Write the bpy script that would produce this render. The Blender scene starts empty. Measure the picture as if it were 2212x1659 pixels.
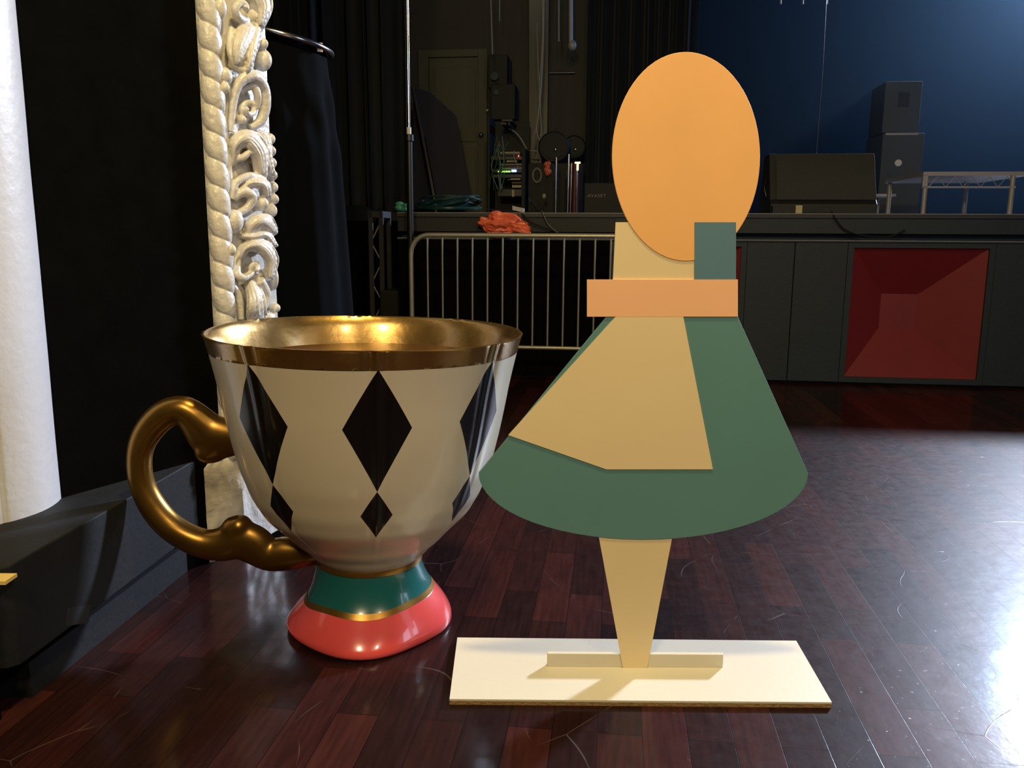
import bpy, bmesh, math, random
from mathutils import Vector, Matrix, noise
random.seed(7)
pi = math.pi
SC = bpy.context.scene
COL = SC.collection
V = Vector

# ---------------------------------------------------------------- camera, world, lights, exposure
FPX = 1805.0
PITCH, ROLL, CAMH = math.radians(10.1), math.radians(0.35), 1.07
F_ = V((0, math.cos(PITCH), -math.sin(PITCH)))
U0 = V((0, math.sin(PITCH), math.cos(PITCH)))
R0 = V((1, 0, 0))
R_ = R0 * math.cos(ROLL) + U0 * math.sin(ROLL)
U_ = U0 * math.cos(ROLL) - R0 * math.sin(ROLL)
CAM = V((0, 0, CAMH))
cd = bpy.data.cameras.new('camera')
cam = bpy.data.objects.new('camera', cd); COL.objects.link(cam)
m = Matrix((R_, U_, -F_)).transposed().to_4x4(); m.translation = CAM
cam.matrix_world = m
cd.sensor_fit = 'HORIZONTAL'; cd.sensor_width = 36.0; cd.lens = 36.0 * FPX / 2212
cd.clip_start = 0.02; cd.clip_end = 200
SC.camera = cam
SC.view_settings.view_transform = 'Standard'
SC.view_settings.look = 'None'
SC.view_settings.exposure = 0.0
SC.view_settings.gamma = 1.0
SC.view_settings.use_curve_mapping = False
SC.cycles.use_denoising = True
SC.cycles.volume_bounces = 0
SC.cycles.max_bounces = 8

w = bpy.data.worlds.new('world'); SC.world = w; w.use_nodes = True
w.node_tree.nodes['Background'].inputs[0].default_value = (0.6, 0.7, 1.0, 1)
w.node_tree.nodes['Background'].inputs[1].default_value = 0.006

def area(name, loc, target, size, power, color, shape='DISK', size_y=None, spread=None):
    l = bpy.data.lights.new(name, 'AREA'); l.shape = shape; l.size = size
    if size_y: l.size_y = size_y
    l.energy = power; l.color = color
    if spread: l.spread = math.radians(spread)
    o = bpy.data.objects.new(name, l); COL.objects.link(o)
    o.location = loc
    o.rotation_euler = (V(target) - V(loc)).to_track_quat('-Z', 'Y').to_euler()
    return o
# cool daylight from high upstage right, just off the frame's upper right corner
area('daylight_lamp', (7.8, 10.8, 5.3), (0.2, 2.3, 0.4), 1.0, 330, (0.74, 0.82, 1.0), spread=64)
# soft daylight from the hall's side window, right of the camera
area('window_daylight', (4.6, 0.9, 1.9), (-0.6, 2.2, 0.5), 1.2, 30, (0.68, 0.78, 1.0), shape='RECTANGLE', size_y=1.6)
# blue stage wash hanging beside it, lights the haze
pl = bpy.data.lights.new('blue_wash', 'POINT'); pl.energy = 400; pl.color = (0.10, 0.42, 1.0); pl.shadow_soft_size = 0.15
po = bpy.data.objects.new('blue_wash', pl); COL.objects.link(po); po.location = tuple(V((6.55, 9.9, 4.35)))
# warm hall lamps above and in front of the props
area('hall_lamp', (0.35, 1.15, 4.3), (0.35, 1.9, 0), 0.35, 112, (1.0, 0.75, 0.29))
area('hall_lamp', (-0.7, -1.6, 3.4), (0.0, 2.0, 0.6), 0.5, 88, (1.0, 0.78, 0.44))
area('hall_lamp', (1.6, -1.2, 3.2), (0.6, 2.0, 0.6), 0.3, 34, (1.0, 0.80, 0.52))
# unseen dim warm fill, added to lift the dark back of the stage
area('back_fill', (-0.6, 7.6, 4.8), (-0.6, 10.2, 1.8), 0.4, 4.5, (1.0, 0.90, 0.66))

def unproj(px, py):
    u = (px - 1106) / FPX; v = (py - 829.5) / FPX
    return (R_ * u + F_ - U_ * v)
def on_plane(px, py, p0, n):
    d = unproj(px, py); n = V(n)
    return CAM + d * ((V(p0) - CAM).dot(n) / d.dot(n))
def at_z(px, py, z=0.0): return on_plane(px, py, (0, 0, z), (0, 0, 1))
def at_y(px, py, y): return on_plane(px, py, (0, y, 0), (0, 1, 0))

# room axes: A along the stage front (to the right), D upstage
TH = math.radians(7.0)
A_ = V((math.cos(TH), -math.sin(TH), 0)); D_ = V((math.sin(TH), math.cos(TH), 0)); Z_ = V((0, 0, 1))
O_ = at_z(1900, 833)
def rp(a, k, z): return O_ + A_ * a + D_ * k + Z_ * z
def rpx(px, py, k):
    p = on_plane(px, py, rp(0, k, 0), D_) - O_
    return p.dot(A_), p.z
def rw(px, py, k):
    return on_plane(px, py, rp(0, k, 0), D_)
DECK = rpx(1900, 462, 0)[1]

# ---------------------------------------------------------------- materials
def lin(c):
    return tuple((x / 255 / 12.92) if x / 255 <= 0.04045 else ((x / 255 + 0.055) / 1.055) ** 2.4 for x in c) + (1,)
def mat(name, rgb, rough=0.6, metal=0.0, var=0.12, scale=6.0, bump=0.0, bscale=40.0, coat=0.0, spec=0.5, rvar=0.0, sheen=0.0, emit=None, estr=0.0, coatr=0.05):
    ma = bpy.data.materials.new(name); ma.use_nodes = True
    nt = ma.node_tree; b = nt.nodes['Principled BSDF']
    tc = nt.nodes.new('ShaderNodeTexCoord')
    n = nt.nodes.new('ShaderNodeTexNoise'); n.inputs['Scale'].default_value = scale; n.inputs['Detail'].default_value = 5
    nt.links.new(tc.outputs['Object'], n.inputs['Vector'])
    mx = nt.nodes.new('ShaderNodeMix'); mx.data_type = 'RGBA'
    c = lin(rgb)
    mx.inputs[6].default_value = tuple(x * (1 - var) for x in c[:3]) + (1,)
    mx.inputs[7].default_value = tuple(min(1, x * (1 + var)) for x in c[:3]) + (1,)
    nt.links.new(n.outputs[0], mx.inputs[0]); nt.links.new(mx.outputs[2], b.inputs['Base Color'])
    b.inputs['Metallic'].default_value = metal
    b.inputs['Roughness'].default_value = rough
    b.inputs['Specular IOR Level'].default_value = spec
    b.inputs['Coat Weight'].default_value = coat; b.inputs['Coat Roughness'].default_value = coatr
    b.inputs['Sheen Weight'].default_value = sheen
    if rvar:
        r = nt.nodes.new('ShaderNodeMapRange'); r.inputs[3].default_value = max(0, rough - rvar); r.inputs[4].default_value = rough + rvar
        nt.links.new(n.outputs[0], r.inputs[0]); nt.links.new(r.outputs[0], b.inputs['Roughness'])
    if bump:
        n2 = nt.nodes.new('ShaderNodeTexNoise'); n2.inputs['Scale'].default_value = bscale; n2.inputs['Detail'].default_value = 6
        nt.links.new(tc.outputs['Object'], n2.inputs['Vector'])
        bp = nt.nodes.new('ShaderNodeBump'); bp.inputs['Strength'].default_value = bump; bp.inputs['Distance'].default_value = 0.01
        nt.links.new(n2.outputs[0], bp.inputs['Height']); nt.links.new(bp.outputs[0], b.inputs['Normal'])
    if emit:
        b.inputs['Emission Color'].default_value = lin(emit); b.inputs['Emission Strength'].default_value = estr
    return ma

M = {}
M['plaster'] = mat('plaster_cream', (208, 204, 196), 0.32, var=0.1, scale=9, bump=0.35, bscale=55, coat=0.25, coatr=0.2)
M['column'] = mat('column_white', (196, 196, 200), 0.38, var=0.06, scale=4, bump=0.18, bscale=30, coat=0.15, coatr=0.25)
M['blackpaint'] = mat('black_paint', (12, 12, 11), 0.95, var=0.3, scale=12, bump=0.08, bscale=60, spec=0.0)
M['plinth'] = mat('plinth_black', (24, 26, 30), 0.68, var=0.5, scale=9, bump=0.15, bscale=60, rvar=0.12, spec=0.22)
M['tape'] = mat('tape_dark', (17, 17, 22), 0.7)
M['yellow'] = mat('yellow_paint', (226, 196, 118), 0.6)
M['gold'] = mat('gold_paint', (150, 114, 54), 0.33, metal=0.92, var=0.16, scale=9, bump=0.05, bscale=14, rvar=0.05)
M['goldrim'] = mat('gold_rim', (176, 142, 84), 0.27, metal=0.9, var=0.22, scale=11, bump=0.13, bscale=17, rvar=0.07, coat=0.5, coatr=0.12)
M['goldband'] = mat('gold_band', (150, 112, 52), 0.35, metal=0.8)
M['teal'] = mat('teal_gloss', (30, 96, 96), 0.25, coat=0.6, var=0.06)
M['pink'] = mat('coral_pink_gloss', (232, 86, 84), 0.22, coat=0.8, var=0.05)
M['tea'] = mat('tea_brown', (92, 62, 40), 0.25, metal=0.3)
M['mdf'] = mat('board_edge', (142, 112, 68), 0.8, bump=0.4, bscale=120)
M['amber'] = mat('amber_paint', (238, 180, 112), 0.55, var=0.10, scale=5)
M['cream'] = mat('cream_paint', (224, 204, 160), 0.55, var=0.04, scale=5)
M['peach'] = mat('peach_paint', (240, 184, 140), 0.55, var=0.05)
M['tealpaint'] = mat('teal_paint', (88, 132, 132), 0.55, var=0.06)
M['bluepaint'] = mat('slate_paint', (84, 120, 140), 0.55, var=0.06)
M['whiteboard'] = mat('white_board', (206, 200, 184), 0.5, var=0.03, scale=3, bump=0.04, bscale=60)
M['velvet'] = mat('black_velvet', (30, 36, 47), 0.9, var=0.25, scale=3, sheen=0.15, spec=0.1)
M['drape'] = mat('drape_cloth', (12, 14, 19), 0.95, var=0.2, scale=3, spec=0.03)
M['chrome'] = mat('chrome', (200, 200, 205), 0.2, metal=1.0, var=0.05)
M['steel'] = mat('galvanised_steel', (170, 166, 152), 0.4, metal=0.6, var=0.15, scale=15)
M['alu'] = mat('dull_aluminium', (170, 164, 166), 0.5, metal=0.3)
M['blackmetal'] = mat('black_metal', (18, 18, 18), 0.35, var=0.2, spec=0.6)
M['stageblack'] = mat('stage_black', (30, 40, 50), 0.62, var=0.15, scale=6, bump=0.15, bscale=40)
M['deck'] = mat('stage_deck', (40, 40, 42), 0.5, var=0.2)
M['edgehighlight'] = mat('edge_highlight', (120, 124, 128), 0.5, var=0.3, scale=30)  # pale grey paints the light caught along the stage edges
M['red'] = mat('red_paint', (120, 30, 38), 0.6, var=0.1)
M['grille'] = mat('speaker_grille', (48, 50, 52), 0.6, var=0.1, scale=30, bump=0.5, bscale=300)
M['cabinet'] = mat('speaker_cabinet', (20, 21, 23), 0.6, var=0.1, bump=0.2, bscale=150)
M['greyspk'] = mat('grey_speaker', (62, 66, 70), 0.6, var=0.1)
M['orange'] = mat('orange_plastic', (236, 110, 76), 0.32, var=0.2, scale=12, coat=0.4)
M['cable'] = mat('cable_black', (30, 32, 36), 0.35)
M['cableteal'] = mat('cable_teal', (30, 62, 60), 0.3)
M['cablegrey'] = mat('cable_grey', (150, 146, 140), 0.5)
M['cablegreen'] = mat('cable_green', (56, 112, 50), 0.5)
M['door'] = mat('door_olive', (88, 88, 72), 0.6, var=0.08, bump=0.1)
M['wallgrey'] = mat('wall_grey', (70, 68, 62), 0.75, var=0.15, scale=2, bump=0.3, bscale=30)
M['backdrop'] = mat('backdrop_cloth', (22, 24, 30), 0.95, var=0.1, scale=2, spec=0.1)
M['bluegrey'] = mat('bluegrey_cloth', (54, 54, 66), 0.9, var=0.08)
M['white'] = mat('white_plastic', (230, 230, 228), 0.5)
M['beige'] = mat('beige_plastic', (178, 168, 132), 0.5)
M['maroon'] = mat('maroon_metal', (92, 24, 34), 0.4)
M['greenleaf'] = mat('green_plastic', (70, 150, 120), 0.4)
M['ledgreen'] = mat('led_green', (20, 60, 10), emit=(120, 255, 60), estr=7)
M['ledblue'] = mat('led_blue', (20, 40, 90), emit=(90, 130, 255), estr=9)
M['ledred'] = mat('led_red', (80, 10, 10), emit=(255, 60, 60), estr=6)

def floor_mat():
    ma = bpy.data.materials.new('wood_block_floor'); ma.use_nodes = True
    nt = ma.node_tree; b = nt.nodes['Principled BSDF']; L = nt.links.new
    tc = nt.nodes.new('ShaderNodeTexCoord')
    mp = nt.nodes.new('ShaderNodeMapping')          # x of the texture runs along the boards
    mp.inputs['Rotation'].default_value = (0, 0, -(pi / 2 - TH))
    mp.inputs['Location'].default_value = (0.3, 0.015, 0)
    L(tc.outputs['Object'], mp.inputs['Vector'])
    br = nt.nodes.new('ShaderNodeTexBrick')
    br.inputs['Scale'].default_value = 1.0
    br.inputs['Brick Width'].default_value = 0.52; br.inputs['Row Height'].default_value = 0.098
    br.inputs['Mortar Size'].default_value = 0.0011; br.inputs['Mortar Smooth'].default_value = 0.4
    br.offset = 0.37; br.offset_frequency = 2
    br.inputs['Color1'].default_value = (0, 0, 0, 1); br.inputs['Color2'].default_value = (1, 1, 1, 1); br.inputs['Mortar'].default_value = (0.1, 0.1, 0.1, 1)
    L(mp.outputs[0], br.inputs['Vector'])
    ramp = nt.nodes.new('ShaderNodeValToRGB')
    e = ramp.color_ramp.elements
    e[0].position = 0.0; e[0].color = lin((32, 17, 18))
    e[1].position = 1.0; e[1].color = lin((58, 29, 27))
    x = e.new(0.35); x.color = lin((38, 19, 19))
    x = e.new(0.7); x.color = lin((52, 25, 24))
    L(br.outputs['Color'], ramp.inputs[0])
    # grain, stretched along the boards
    mg = nt.nodes.new('ShaderNodeMapping'); mg.inputs['Scale'].default_value = (2.2, 26, 1)
    L(mp.outputs[0], mg.inputs['Vector'])
    gn = nt.nodes.new('ShaderNodeTexNoise'); gn.inputs['Scale'].default_value = 3; gn.inputs['Detail'].default_value = 6
    L(mg.outputs[0], gn.inputs['Vector'])
    mul = nt.nodes.new('ShaderNodeMix'); mul.data_type = 'RGBA'; mul.blend_type = 'MULTIPLY'; mul.inputs[0].default_value = 0.75
    gr = nt.nodes.new('ShaderNodeMapRange'); gr.inputs[1].default_value = 0.3; gr.inputs[2].default_value = 0.7; gr.inputs[3].default_value = 0.5; gr.inputs[4].default_value = 1.25
    L(gn.outputs[0], gr.inputs[0]); L(ramp.outputs[0], mul.inputs[6]); L(gr.outputs[0], mul.inputs[7])
    mort = nt.nodes.new('ShaderNodeMix'); mort.data_type = 'RGBA'
    mort.inputs[7].default_value = lin((14, 6, 7)); L(br.outputs['Fac'], mort.inputs[0]); L(mul.outputs[2], mort.inputs[6])
    # pale scuffs and specks
    sc = nt.nodes.new('ShaderNodeTexNoise'); sc.inputs['Scale'].default_value = 60; sc.inputs['Detail'].default_value = 8; sc.inputs['Roughness'].default_value = 0.75
    L(tc.outputs['Object'], sc.inputs['Vector'])
    sr = nt.nodes.new('ShaderNodeMapRange'); sr.inputs[1].default_value = 0.63; sr.inputs[2].default_value = 0.80; L(sc.outputs[0], sr.inputs[0])
    vo = nt.nodes.new('ShaderNodeTexVoronoi'); vo.feature = 'DISTANCE_TO_EDGE'; vo.inputs['Scale'].default_value = 3.1; vo.inputs['Randomness'].default_value = 1
    wn = nt.nodes.new('ShaderNodeTexNoise'); wn.inputs['Scale'].default_value = 1.3
    L(tc.outputs['Object'], wn.inputs['Vector'])
    va = nt.nodes.new('ShaderNodeMixRGB'); va.inputs[0].default_value = 0.35; L(tc.outputs['Object'], va.inputs[1]); L(wn.outputs['Color'], va.inputs[2]); L(va.outputs[0], vo.inputs['Vector'])
    vr = nt.nodes.new('ShaderNodeMapRange'); vr.inputs[1].default_value = 0.0; vr.inputs[2].default_value = 0.0035; vr.inputs[3].default_value = 1; vr.inputs[4].default_value = 0; L(vo.outputs[0], vr.inputs[0])
    ms = nt.nodes.new('ShaderNodeTexNoise'); ms.inputs['Scale'].default_value = 7; L(tc.outputs['Object'], ms.inputs['Vector'])
    mr = nt.nodes.new('ShaderNodeMapRange'); mr.inputs[1].default_value = 0.5; mr.inputs[2].default_value = 0.62; L(ms.outputs[0], mr.inputs[0])
    mm = nt.nodes.new('ShaderNodeMath'); mm.operation = 'MULTIPLY'; L(vr.outputs[0], mm.inputs[0]); L(mr.outputs[0], mm.inputs[1])
    ad = nt.nodes.new('ShaderNodeMath'); ad.operation = 'ADD'; ad.use_clamp = True; L(sr.outputs[0], ad.inputs[0]); L(mm.outputs[0], ad.inputs[1])
    sm = nt.nodes.new('ShaderNodeMath'); sm.operation = 'MULTIPLY'; sm.inputs[1].default_value = 0.22; L(ad.outputs[0], sm.inputs[0])
    fin = nt.nodes.new('ShaderNodeMix'); fin.data_type = 'RGBA'; fin.inputs[7].default_value = lin((140, 126, 130)); L(sm.outputs[0], fin.inputs[0]); L(mort.outputs[2], fin.inputs[6])
    L(fin.outputs[2], b.inputs['Base Color'])
    # worn varnish: roughness patches
    rn = nt.nodes.new('ShaderNodeTexNoise'); rn.inputs['Scale'].default_value = 22; rn.inputs['Detail'].default_value = 9; rn.inputs['Roughness'].default_value = 0.7
    L(tc.outputs['Object'], rn.inputs['Vector'])
    rr = nt.nodes.new('ShaderNodeMapRange'); rr.inputs[1].default_value = 0.3; rr.inputs[2].default_value = 0.7; rr.inputs[3].default_value = 0.36; rr.inputs[4].default_value = 0.50
    L(rn.outputs[0], rr.inputs[0])
    ra = nt.nodes.new('ShaderNodeMath'); ra.operation = 'ADD'; L(rr.outputs[0], ra.inputs[0]); L(sm.outputs[0], ra.inputs[1])
    L(ra.outputs[0], b.inputs['Roughness'])
    b.inputs['Specular IOR Level'].default_value = 0.05
    b.inputs['Coat Weight'].default_value = 0.28
    cr = nt.nodes.new('ShaderNodeMath'); cr.operation = 'MULTIPLY_ADD'; cr.inputs[1].default_value = 0.6; cr.inputs[2].default_value = -0.13; L(ra.outputs[0], cr.inputs[0]); L(cr.outputs[0], b.inputs['Coat Roughness'])
    bn = nt.nodes.new('ShaderNodeTexNoise'); bn.inputs['Scale'].default_value = 9; bn.inputs['Detail'].default_value = 8
    L(tc.outputs['Object'], bn.inputs['Vector'])
    h1 = nt.nodes.new('ShaderNodeMath'); h1.operation = 'MULTIPLY_ADD'; h1.inputs[1].default_value = -0.10; L(br.outputs['Fac'], h1.inputs[0]); L(bn.outputs[0], h1.inputs[2])
    h2 = nt.nodes.new('ShaderNodeMath'); h2.operation = 'MULTIPLY_ADD'; h2.inputs[1].default_value = 0.25; L(ad.outputs[0], h2.inputs[0]); L(h1.outputs[0], h2.inputs[2])
    h3 = nt.nodes.new('ShaderNodeMath'); h3.operation = 'MULTIPLY_ADD'; h3.inputs[1].default_value = 0.35; L(br.outputs['Color'], h3.inputs[0]); L(h2.outputs[0], h3.inputs[2])
    bp = nt.nodes.new('ShaderNodeBump'); bp.inputs['Strength'].default_value = 0.2; bp.inputs['Distance'].default_value = 0.005
    L(h3.outputs[0], bp.inputs['Height']); L(bp.outputs[0], b.inputs['Normal']); L(bp.outputs[0], b.inputs['Coat Normal'])
    return ma
M['floor'] = floor_mat()

# ---------------------------------------------------------------- mesh builder
class MB:
    def __init__(self): self.v = []; self.f = []; self.mi = []; self.cur = 0
    def add(self, vs, fs):
        o = len(self.v); self.v += [V(p) for p in vs]
        for f in fs: self.f.append([i + o for i in f]); self.mi.append(self.cur)
        return self
    def obox(self, c, ax, ay, az):            # centre and half axes
        c = V(c); vs = []
        for sx, sy, sz in ((-1,-1,-1),(1,-1,-1),(1,1,-1),(-1,1,-1),(-1,-1,1),(1,-1,1),(1,1,1),(-1,1,1)):
            vs.append(c + V(ax) * sx + V(ay) * sy + V(az) * sz)
        return self.add(vs, [(3,2,1,0),(4,5,6,7),(0,1,5,4),(1,2,6,5),(2,3,7,6),(3,0,4,7)])
    def rbox(self, a0, a1, k0, k1, z0, z1):
        return self.obox(rp((a0+a1)/2, (k0+k1)/2, (z0+z1)/2), A_*(a1-a0)/2, D_*(k1-k0)/2, Z_*(z1-z0)/2)
    def prism(self, poly, ext):               # planar polygon of 3-D points, extruded
        n = len(poly); e = V(ext); vs = [V(p) for p in poly] + [V(p) + e for p in poly]
        fs = [tuple(range(n))[::-1], tuple(range(n, 2*n))] + [(i, (i+1) % n, n + (i+1) % n, n + i) for i in range(n)]
        return self.add(vs, fs)
    def tube(self, pts, r, seg=8, caps=True, closed=False):
        pts = [V(p) for p in pts]; n = len(pts)
        rs = r if isinstance(r, (list, tuple)) else [r] * n
        T = []
        for i in range(n):
            if closed: t = pts[(i+1) % n] - pts[i-1]
            else: t = pts[min(i+1, n-1)] - pts[max(i-1, 0)]
            T.append(t.normalized() if t.length > 1e-9 else V((0,0,1)))
        up = V((0,0,1)) if abs(T[0].z) < 0.9 else V((1,0,0))
        nrm = (up - T[0] * up.dot(T[0])).normalized(); vs = []
        for i in range(n):
            nrm = (nrm - T[i] * nrm.dot(T[i])).normalized(); bi = T[i].cross(nrm)
            for j in range(seg):
                a = 2 * pi * j / seg
                vs.append(pts[i] + (nrm * math.cos(a) + bi * math.sin(a)) * rs[i])
        fs = []
        for i in range(n if closed else n - 1):
            i2 = (i + 1) % n
            for j in range(seg):
                fs.append((i*seg + j, i*seg + (j+1) % seg, i2*seg + (j+1) % seg, i2*seg + j))
        if caps and not closed:
            fs.append(tuple(range(seg))[::-1]); fs.append(tuple((n-1)*seg + j for j in range(seg)))
        return self.add(vs, fs)
    def lathe(self, c, prof, seg=48, cap=True, fn=None):   # prof = [(r, z)], fn(theta, r, z) -> (r, z)
        c = V(c); vs = []; n = len(prof)
        for r, z in prof:
            for j in range(seg):
                t = 2 * pi * j / seg; rr, zz = fn(t, r, z) if fn else (r, z)
                vs.append(c + V((rr * math.cos(t), rr * math.sin(t), zz)))
        fs = [(i*seg + j, i*seg + (j+1) % seg, (i+1)*seg + (j+1) % seg, (i+1)*seg + j) for i in range(n-1) for j in range(seg)]
        if cap: fs.append(tuple(range(seg))[::-1]); fs.append(tuple((n-1)*seg + j for j in range(seg)))
        return self.add(vs, fs)
    def ball(self, c, ax, ay, az, nu=14, nv=10):
        c = V(c); vs = [c + V(az)]
        for i in range(1, nv):
            p = pi * i / nv
            for j in range(nu):
                t = 2 * pi * j / nu
                vs.append(c + V(ax)*math.sin(p)*math.cos(t) + V(ay)*math.sin(p)*math.sin(t) + V(az)*math.cos(p))
        vs.append(c - V(az)); L = len(vs) - 1
        fs = [(0, 1 + j, 1 + (j+1) % nu) for j in range(nu)]
        for i in range(nv-2):
            for j in range(nu):
                a = 1 + i*nu + j; b_ = 1 + i*nu + (j+1) % nu
                fs.append((a, a + nu, b_ + nu, b_))
        fs += [(L, 1 + (nv-2)*nu + (j+1) % nu, 1 + (nv-2)*nu + j) for j in range(nu)]
        return self.add(vs, fs)
    def grid(self, fn, nu, nv):
        vs = [fn(i / nu, j / nv) for j in range(nv+1) for i in range(nu+1)]
        return self.add(vs, [(j*(nu+1)+i, j*(nu+1)+i+1, (j+1)*(nu+1)+i+1, (j+1)*(nu+1)+i) for j in range(nv) for i in range(nu)])
def wl(o):
    p = V((0, 0, 0))
    while o: p = p + o.location; o = o.parent
    return p
def tag(o, label=None, cat=None, group=None, kind=None):
    if label: o['label'] = label
    if cat: o['category'] = cat
    if group: o['group'] = group
    if kind: o['kind'] = kind
    return o
def mk(name, mb, material, parent=None, smooth=False, bevel=0.0, label=None, cat=None, group=None, kind=None, angle=40):
    me = bpy.data.meshes.new(name)
    if parent: loc = V((0,0,0)); base = wl(parent)
    else:
        xs = [p.x for p in mb.v]; ys = [p.y for p in mb.v]; zs = [p.z for p in mb.v]
        loc = base = V(((min(xs)+max(xs))/2, (min(ys)+max(ys))/2, min(zs)))
    me.from_pydata([p - base for p in mb.v], [], mb.f)
    for ma in (material if isinstance(material, (list, tuple)) else [material]): me.materials.append(ma)
    for p, i in zip(me.polygons, mb.mi): p.material_index = i
    b = bmesh.new(); b.from_mesh(me); bmesh.ops.recalc_face_normals(b, faces=b.faces); b.to_mesh(me); b.free()
    if smooth:
        me.shade_smooth()
        if angle: me.set_sharp_from_angle(angle=math.radians(angle))
    me.update()
    o = bpy.data.objects.new(name, me); COL.objects.link(o); o.location = loc
    if parent: o.parent = parent
    if bevel:
        bv = o.modifiers.new('bevel', 'BEVEL'); bv.width = bevel; bv.segments = 2; bv.limit_method = 'ANGLE'; bv.angle_limit = math.radians(40)
    return tag(o, label, cat, group, kind)
def thing(name, loc, label, cat, group=None, kind=None):
    o = bpy.data.objects.new(name, None); COL.objects.link(o); o.location = V(loc); o.empty_display_size = 0.1
    return tag(o, label, cat, group, kind)
def dup(root, loc, label=None):
    r = root.copy(); COL.objects.link(r); r.location = V(loc)
    if label: r['label'] = label
    for ch in list(root.children):
        c = ch.copy(); COL.objects.link(c); c.parent = r
        for g in list(ch.children):
            d = g.copy(); COL.objects.link(d); d.parent = c
    return r
def spline(pts, n=8, closed=False):
    pts = [V(p) for p in pts]; out = []; N = len(pts)
    for i in range(N if closed else N - 1):
        if closed: p0, p1, p2, p3 = pts[i-1], pts[i], pts[(i+1) % N], pts[(i+2) % N]
        else: p0, p1, p2, p3 = pts[max(i-1,0)], pts[i], pts[i+1], pts[min(i+2,N-1)]
        for j in range(n):
            t = j / n
            out.append(0.5 * ((2*p1) + (p2-p0)*t + (2*p0-5*p1+4*p2-p3)*t*t + (3*p1-p0-3*p2+p3)*t**3))
    if not closed: out.append(pts[-1])
    return out

# ---------------------------------------------------------------- setting: floor, walls
mb = MB(); mb.add([(-6, -4, 0), (9, -4, 0), (9, 8, 0), (-6, 8, 0)], [(0, 1, 2, 3)])
mk('floor', mb, M['floor'], kind='structure')

P0, P1, P2 = V((-1.23, 2.21, 0)), V((-0.962, 2.68, 0)), V((-0.845, 2.965, 0))
PB = P0 + (P0 - P1) * 0.7
H = 3.4
mb = MB(); n_ = V((-0.47, 0.268, 0)).normalized()
mb.prism([PB, P1, P1 + n_ * 0.25, PB + n_ * 0.25], (0, 0, H))
mk('wall_left', mb, M['blackpaint'], kind='structure')
# wall behind the ornament, continuing upstage into the dark
mb = MB(); mb.prism([P1 + V((-0.02, 0.03, 0)), P2 + V((-0.03, 0, 0)), V((-0.95, 3.2, 0)), V((-2.2, 3.6, 0)), V((-2.2, 2.9, 0)), V((-1.3, 2.75, 0))], (0, 0, H))
mk('wall_proscenium', mb, M['blackpaint'], kind='structure')

# round white column on the plinth
PLZ = 0.352
cc = V((-1.435, 2.13, PLZ))
mb = MB()
def colfn(t, r, z):
    d = (t - math.radians(-38)) % (2*pi); d = min(d, 2*pi - d)
    return r - 0.003 * math.exp(-(d / 0.02) ** 2) + 0.0012 * noise.noise(V((math.cos(t)*3, math.sin(t)*3, z*4))), z
mb.lathe(cc, [(0.212, z * 0.05) for z in range(62)], seg=160, fn=colfn)
mk('column', mb, M['column'], smooth=True, label='thick round white painted column standing on the black plinth at the far left', cat='column', angle=60)

# black plinth with recessed kick
pl0, pl1 = V((-1.095, 1.71, 0)), V((-1.020, 2.57, 0))
mb = MB()
poly = [pl0 + V((-0.02, -0.0, 0)), pl0 + V((0, 0.02, 0)), pl1, P1 + V((-0.02, 0.02, 0)), P0 + V((-0.3, 0.3, 0)), V((-1.9, 2.6, 0)), V((-1.9, 1.71, 0))]
mb.prism([p + V((0, 0, 0.116)) for p in poly], (0, 0, PLZ - 0.116))
q = [V((-1.115, 1.74, 0)), V((-1.042, 2.57, 0)), V((-1.9, 2.6, 0)), V((-1.9, 1.74, 0))]
trim = mk('trim_2', mb, M['plinth'], kind='structure', bevel=0.004)
mb = MB(); mb.prism([V((-1.115, 1.79, 0)), V((-1.038, 2.57, 0)), V((-1.9, 2.6, 0)), V((-1.9, 1.79, 0))], (0, 0, 0.088))
mb.prism([V((-1.155, 1.79, 0.088)), V((-1.08, 2.57, 0.088)), V((-1.9, 2.6, 0.088)), V((-1.9, 1.79, 0.088))], (0, 0, 0.028))
mb.prism([V((-1.125, 1.79, 0.100)), V((-1.048, 2.57, 0.100)), V((-1.9, 2.6, 0.100)), V((-1.9, 1.79, 0.100))], (0, 0, 0.006))
mk('kick_board', mb, M['plinth'], trim)
# dark square patch stuck on the plinth face
fn_ = V(((pl1 - pl0).y, -(pl1 - pl0).x, 0)).normalized()
def onface(px, py, off=0.0004): return on_plane(px, py, pl0 + V((0, 0.02, 0)) + fn_ * off, fn_)
mb = MB(); mb.prism([onface(*p) for p in ((146, 1313), (195, 1306), (191, 1345), (141, 1353))], fn_ * 0.0004)
mk('patch', mb, M['tape'], trim)

# steps at the far left with yellow nosings
st = thing('steps', (-1.35, 1.65, 0), 'black wooden steps with yellow edge strips beside the near end of the plinth', 'steps')
mb = MB(); mb.obox((-1.40, 1.675, 0.17), (0.265, 0, 0), (0, 0.03, 0), (0, 0, 0.17)); mk('upper_step', mb, M['blackpaint'], st)
mb = MB(); mb.obox((-1.41, 1.60, 0.085), (0.26, 0, 0), (0, 0.044, 0), (0, 0, 0.085)); mk('lower_step', mb, M['blackpaint'], st)
for y0, y1, z, x1 in ((1.66, 1.703, 0.336, -1.066), (1.60, 1.642, 0.166, -1.10)):
    mb = MB(); mb.obox(((x1 - 1.66)/2, (y0+y1)/2, z + 0.005), ((x1 + 1.66)/2, 0, 0), (0, (y1-y0)/2, 0), (0, 0, 0.004)); mk('nosing', mb, M['yellow'], st)

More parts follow.
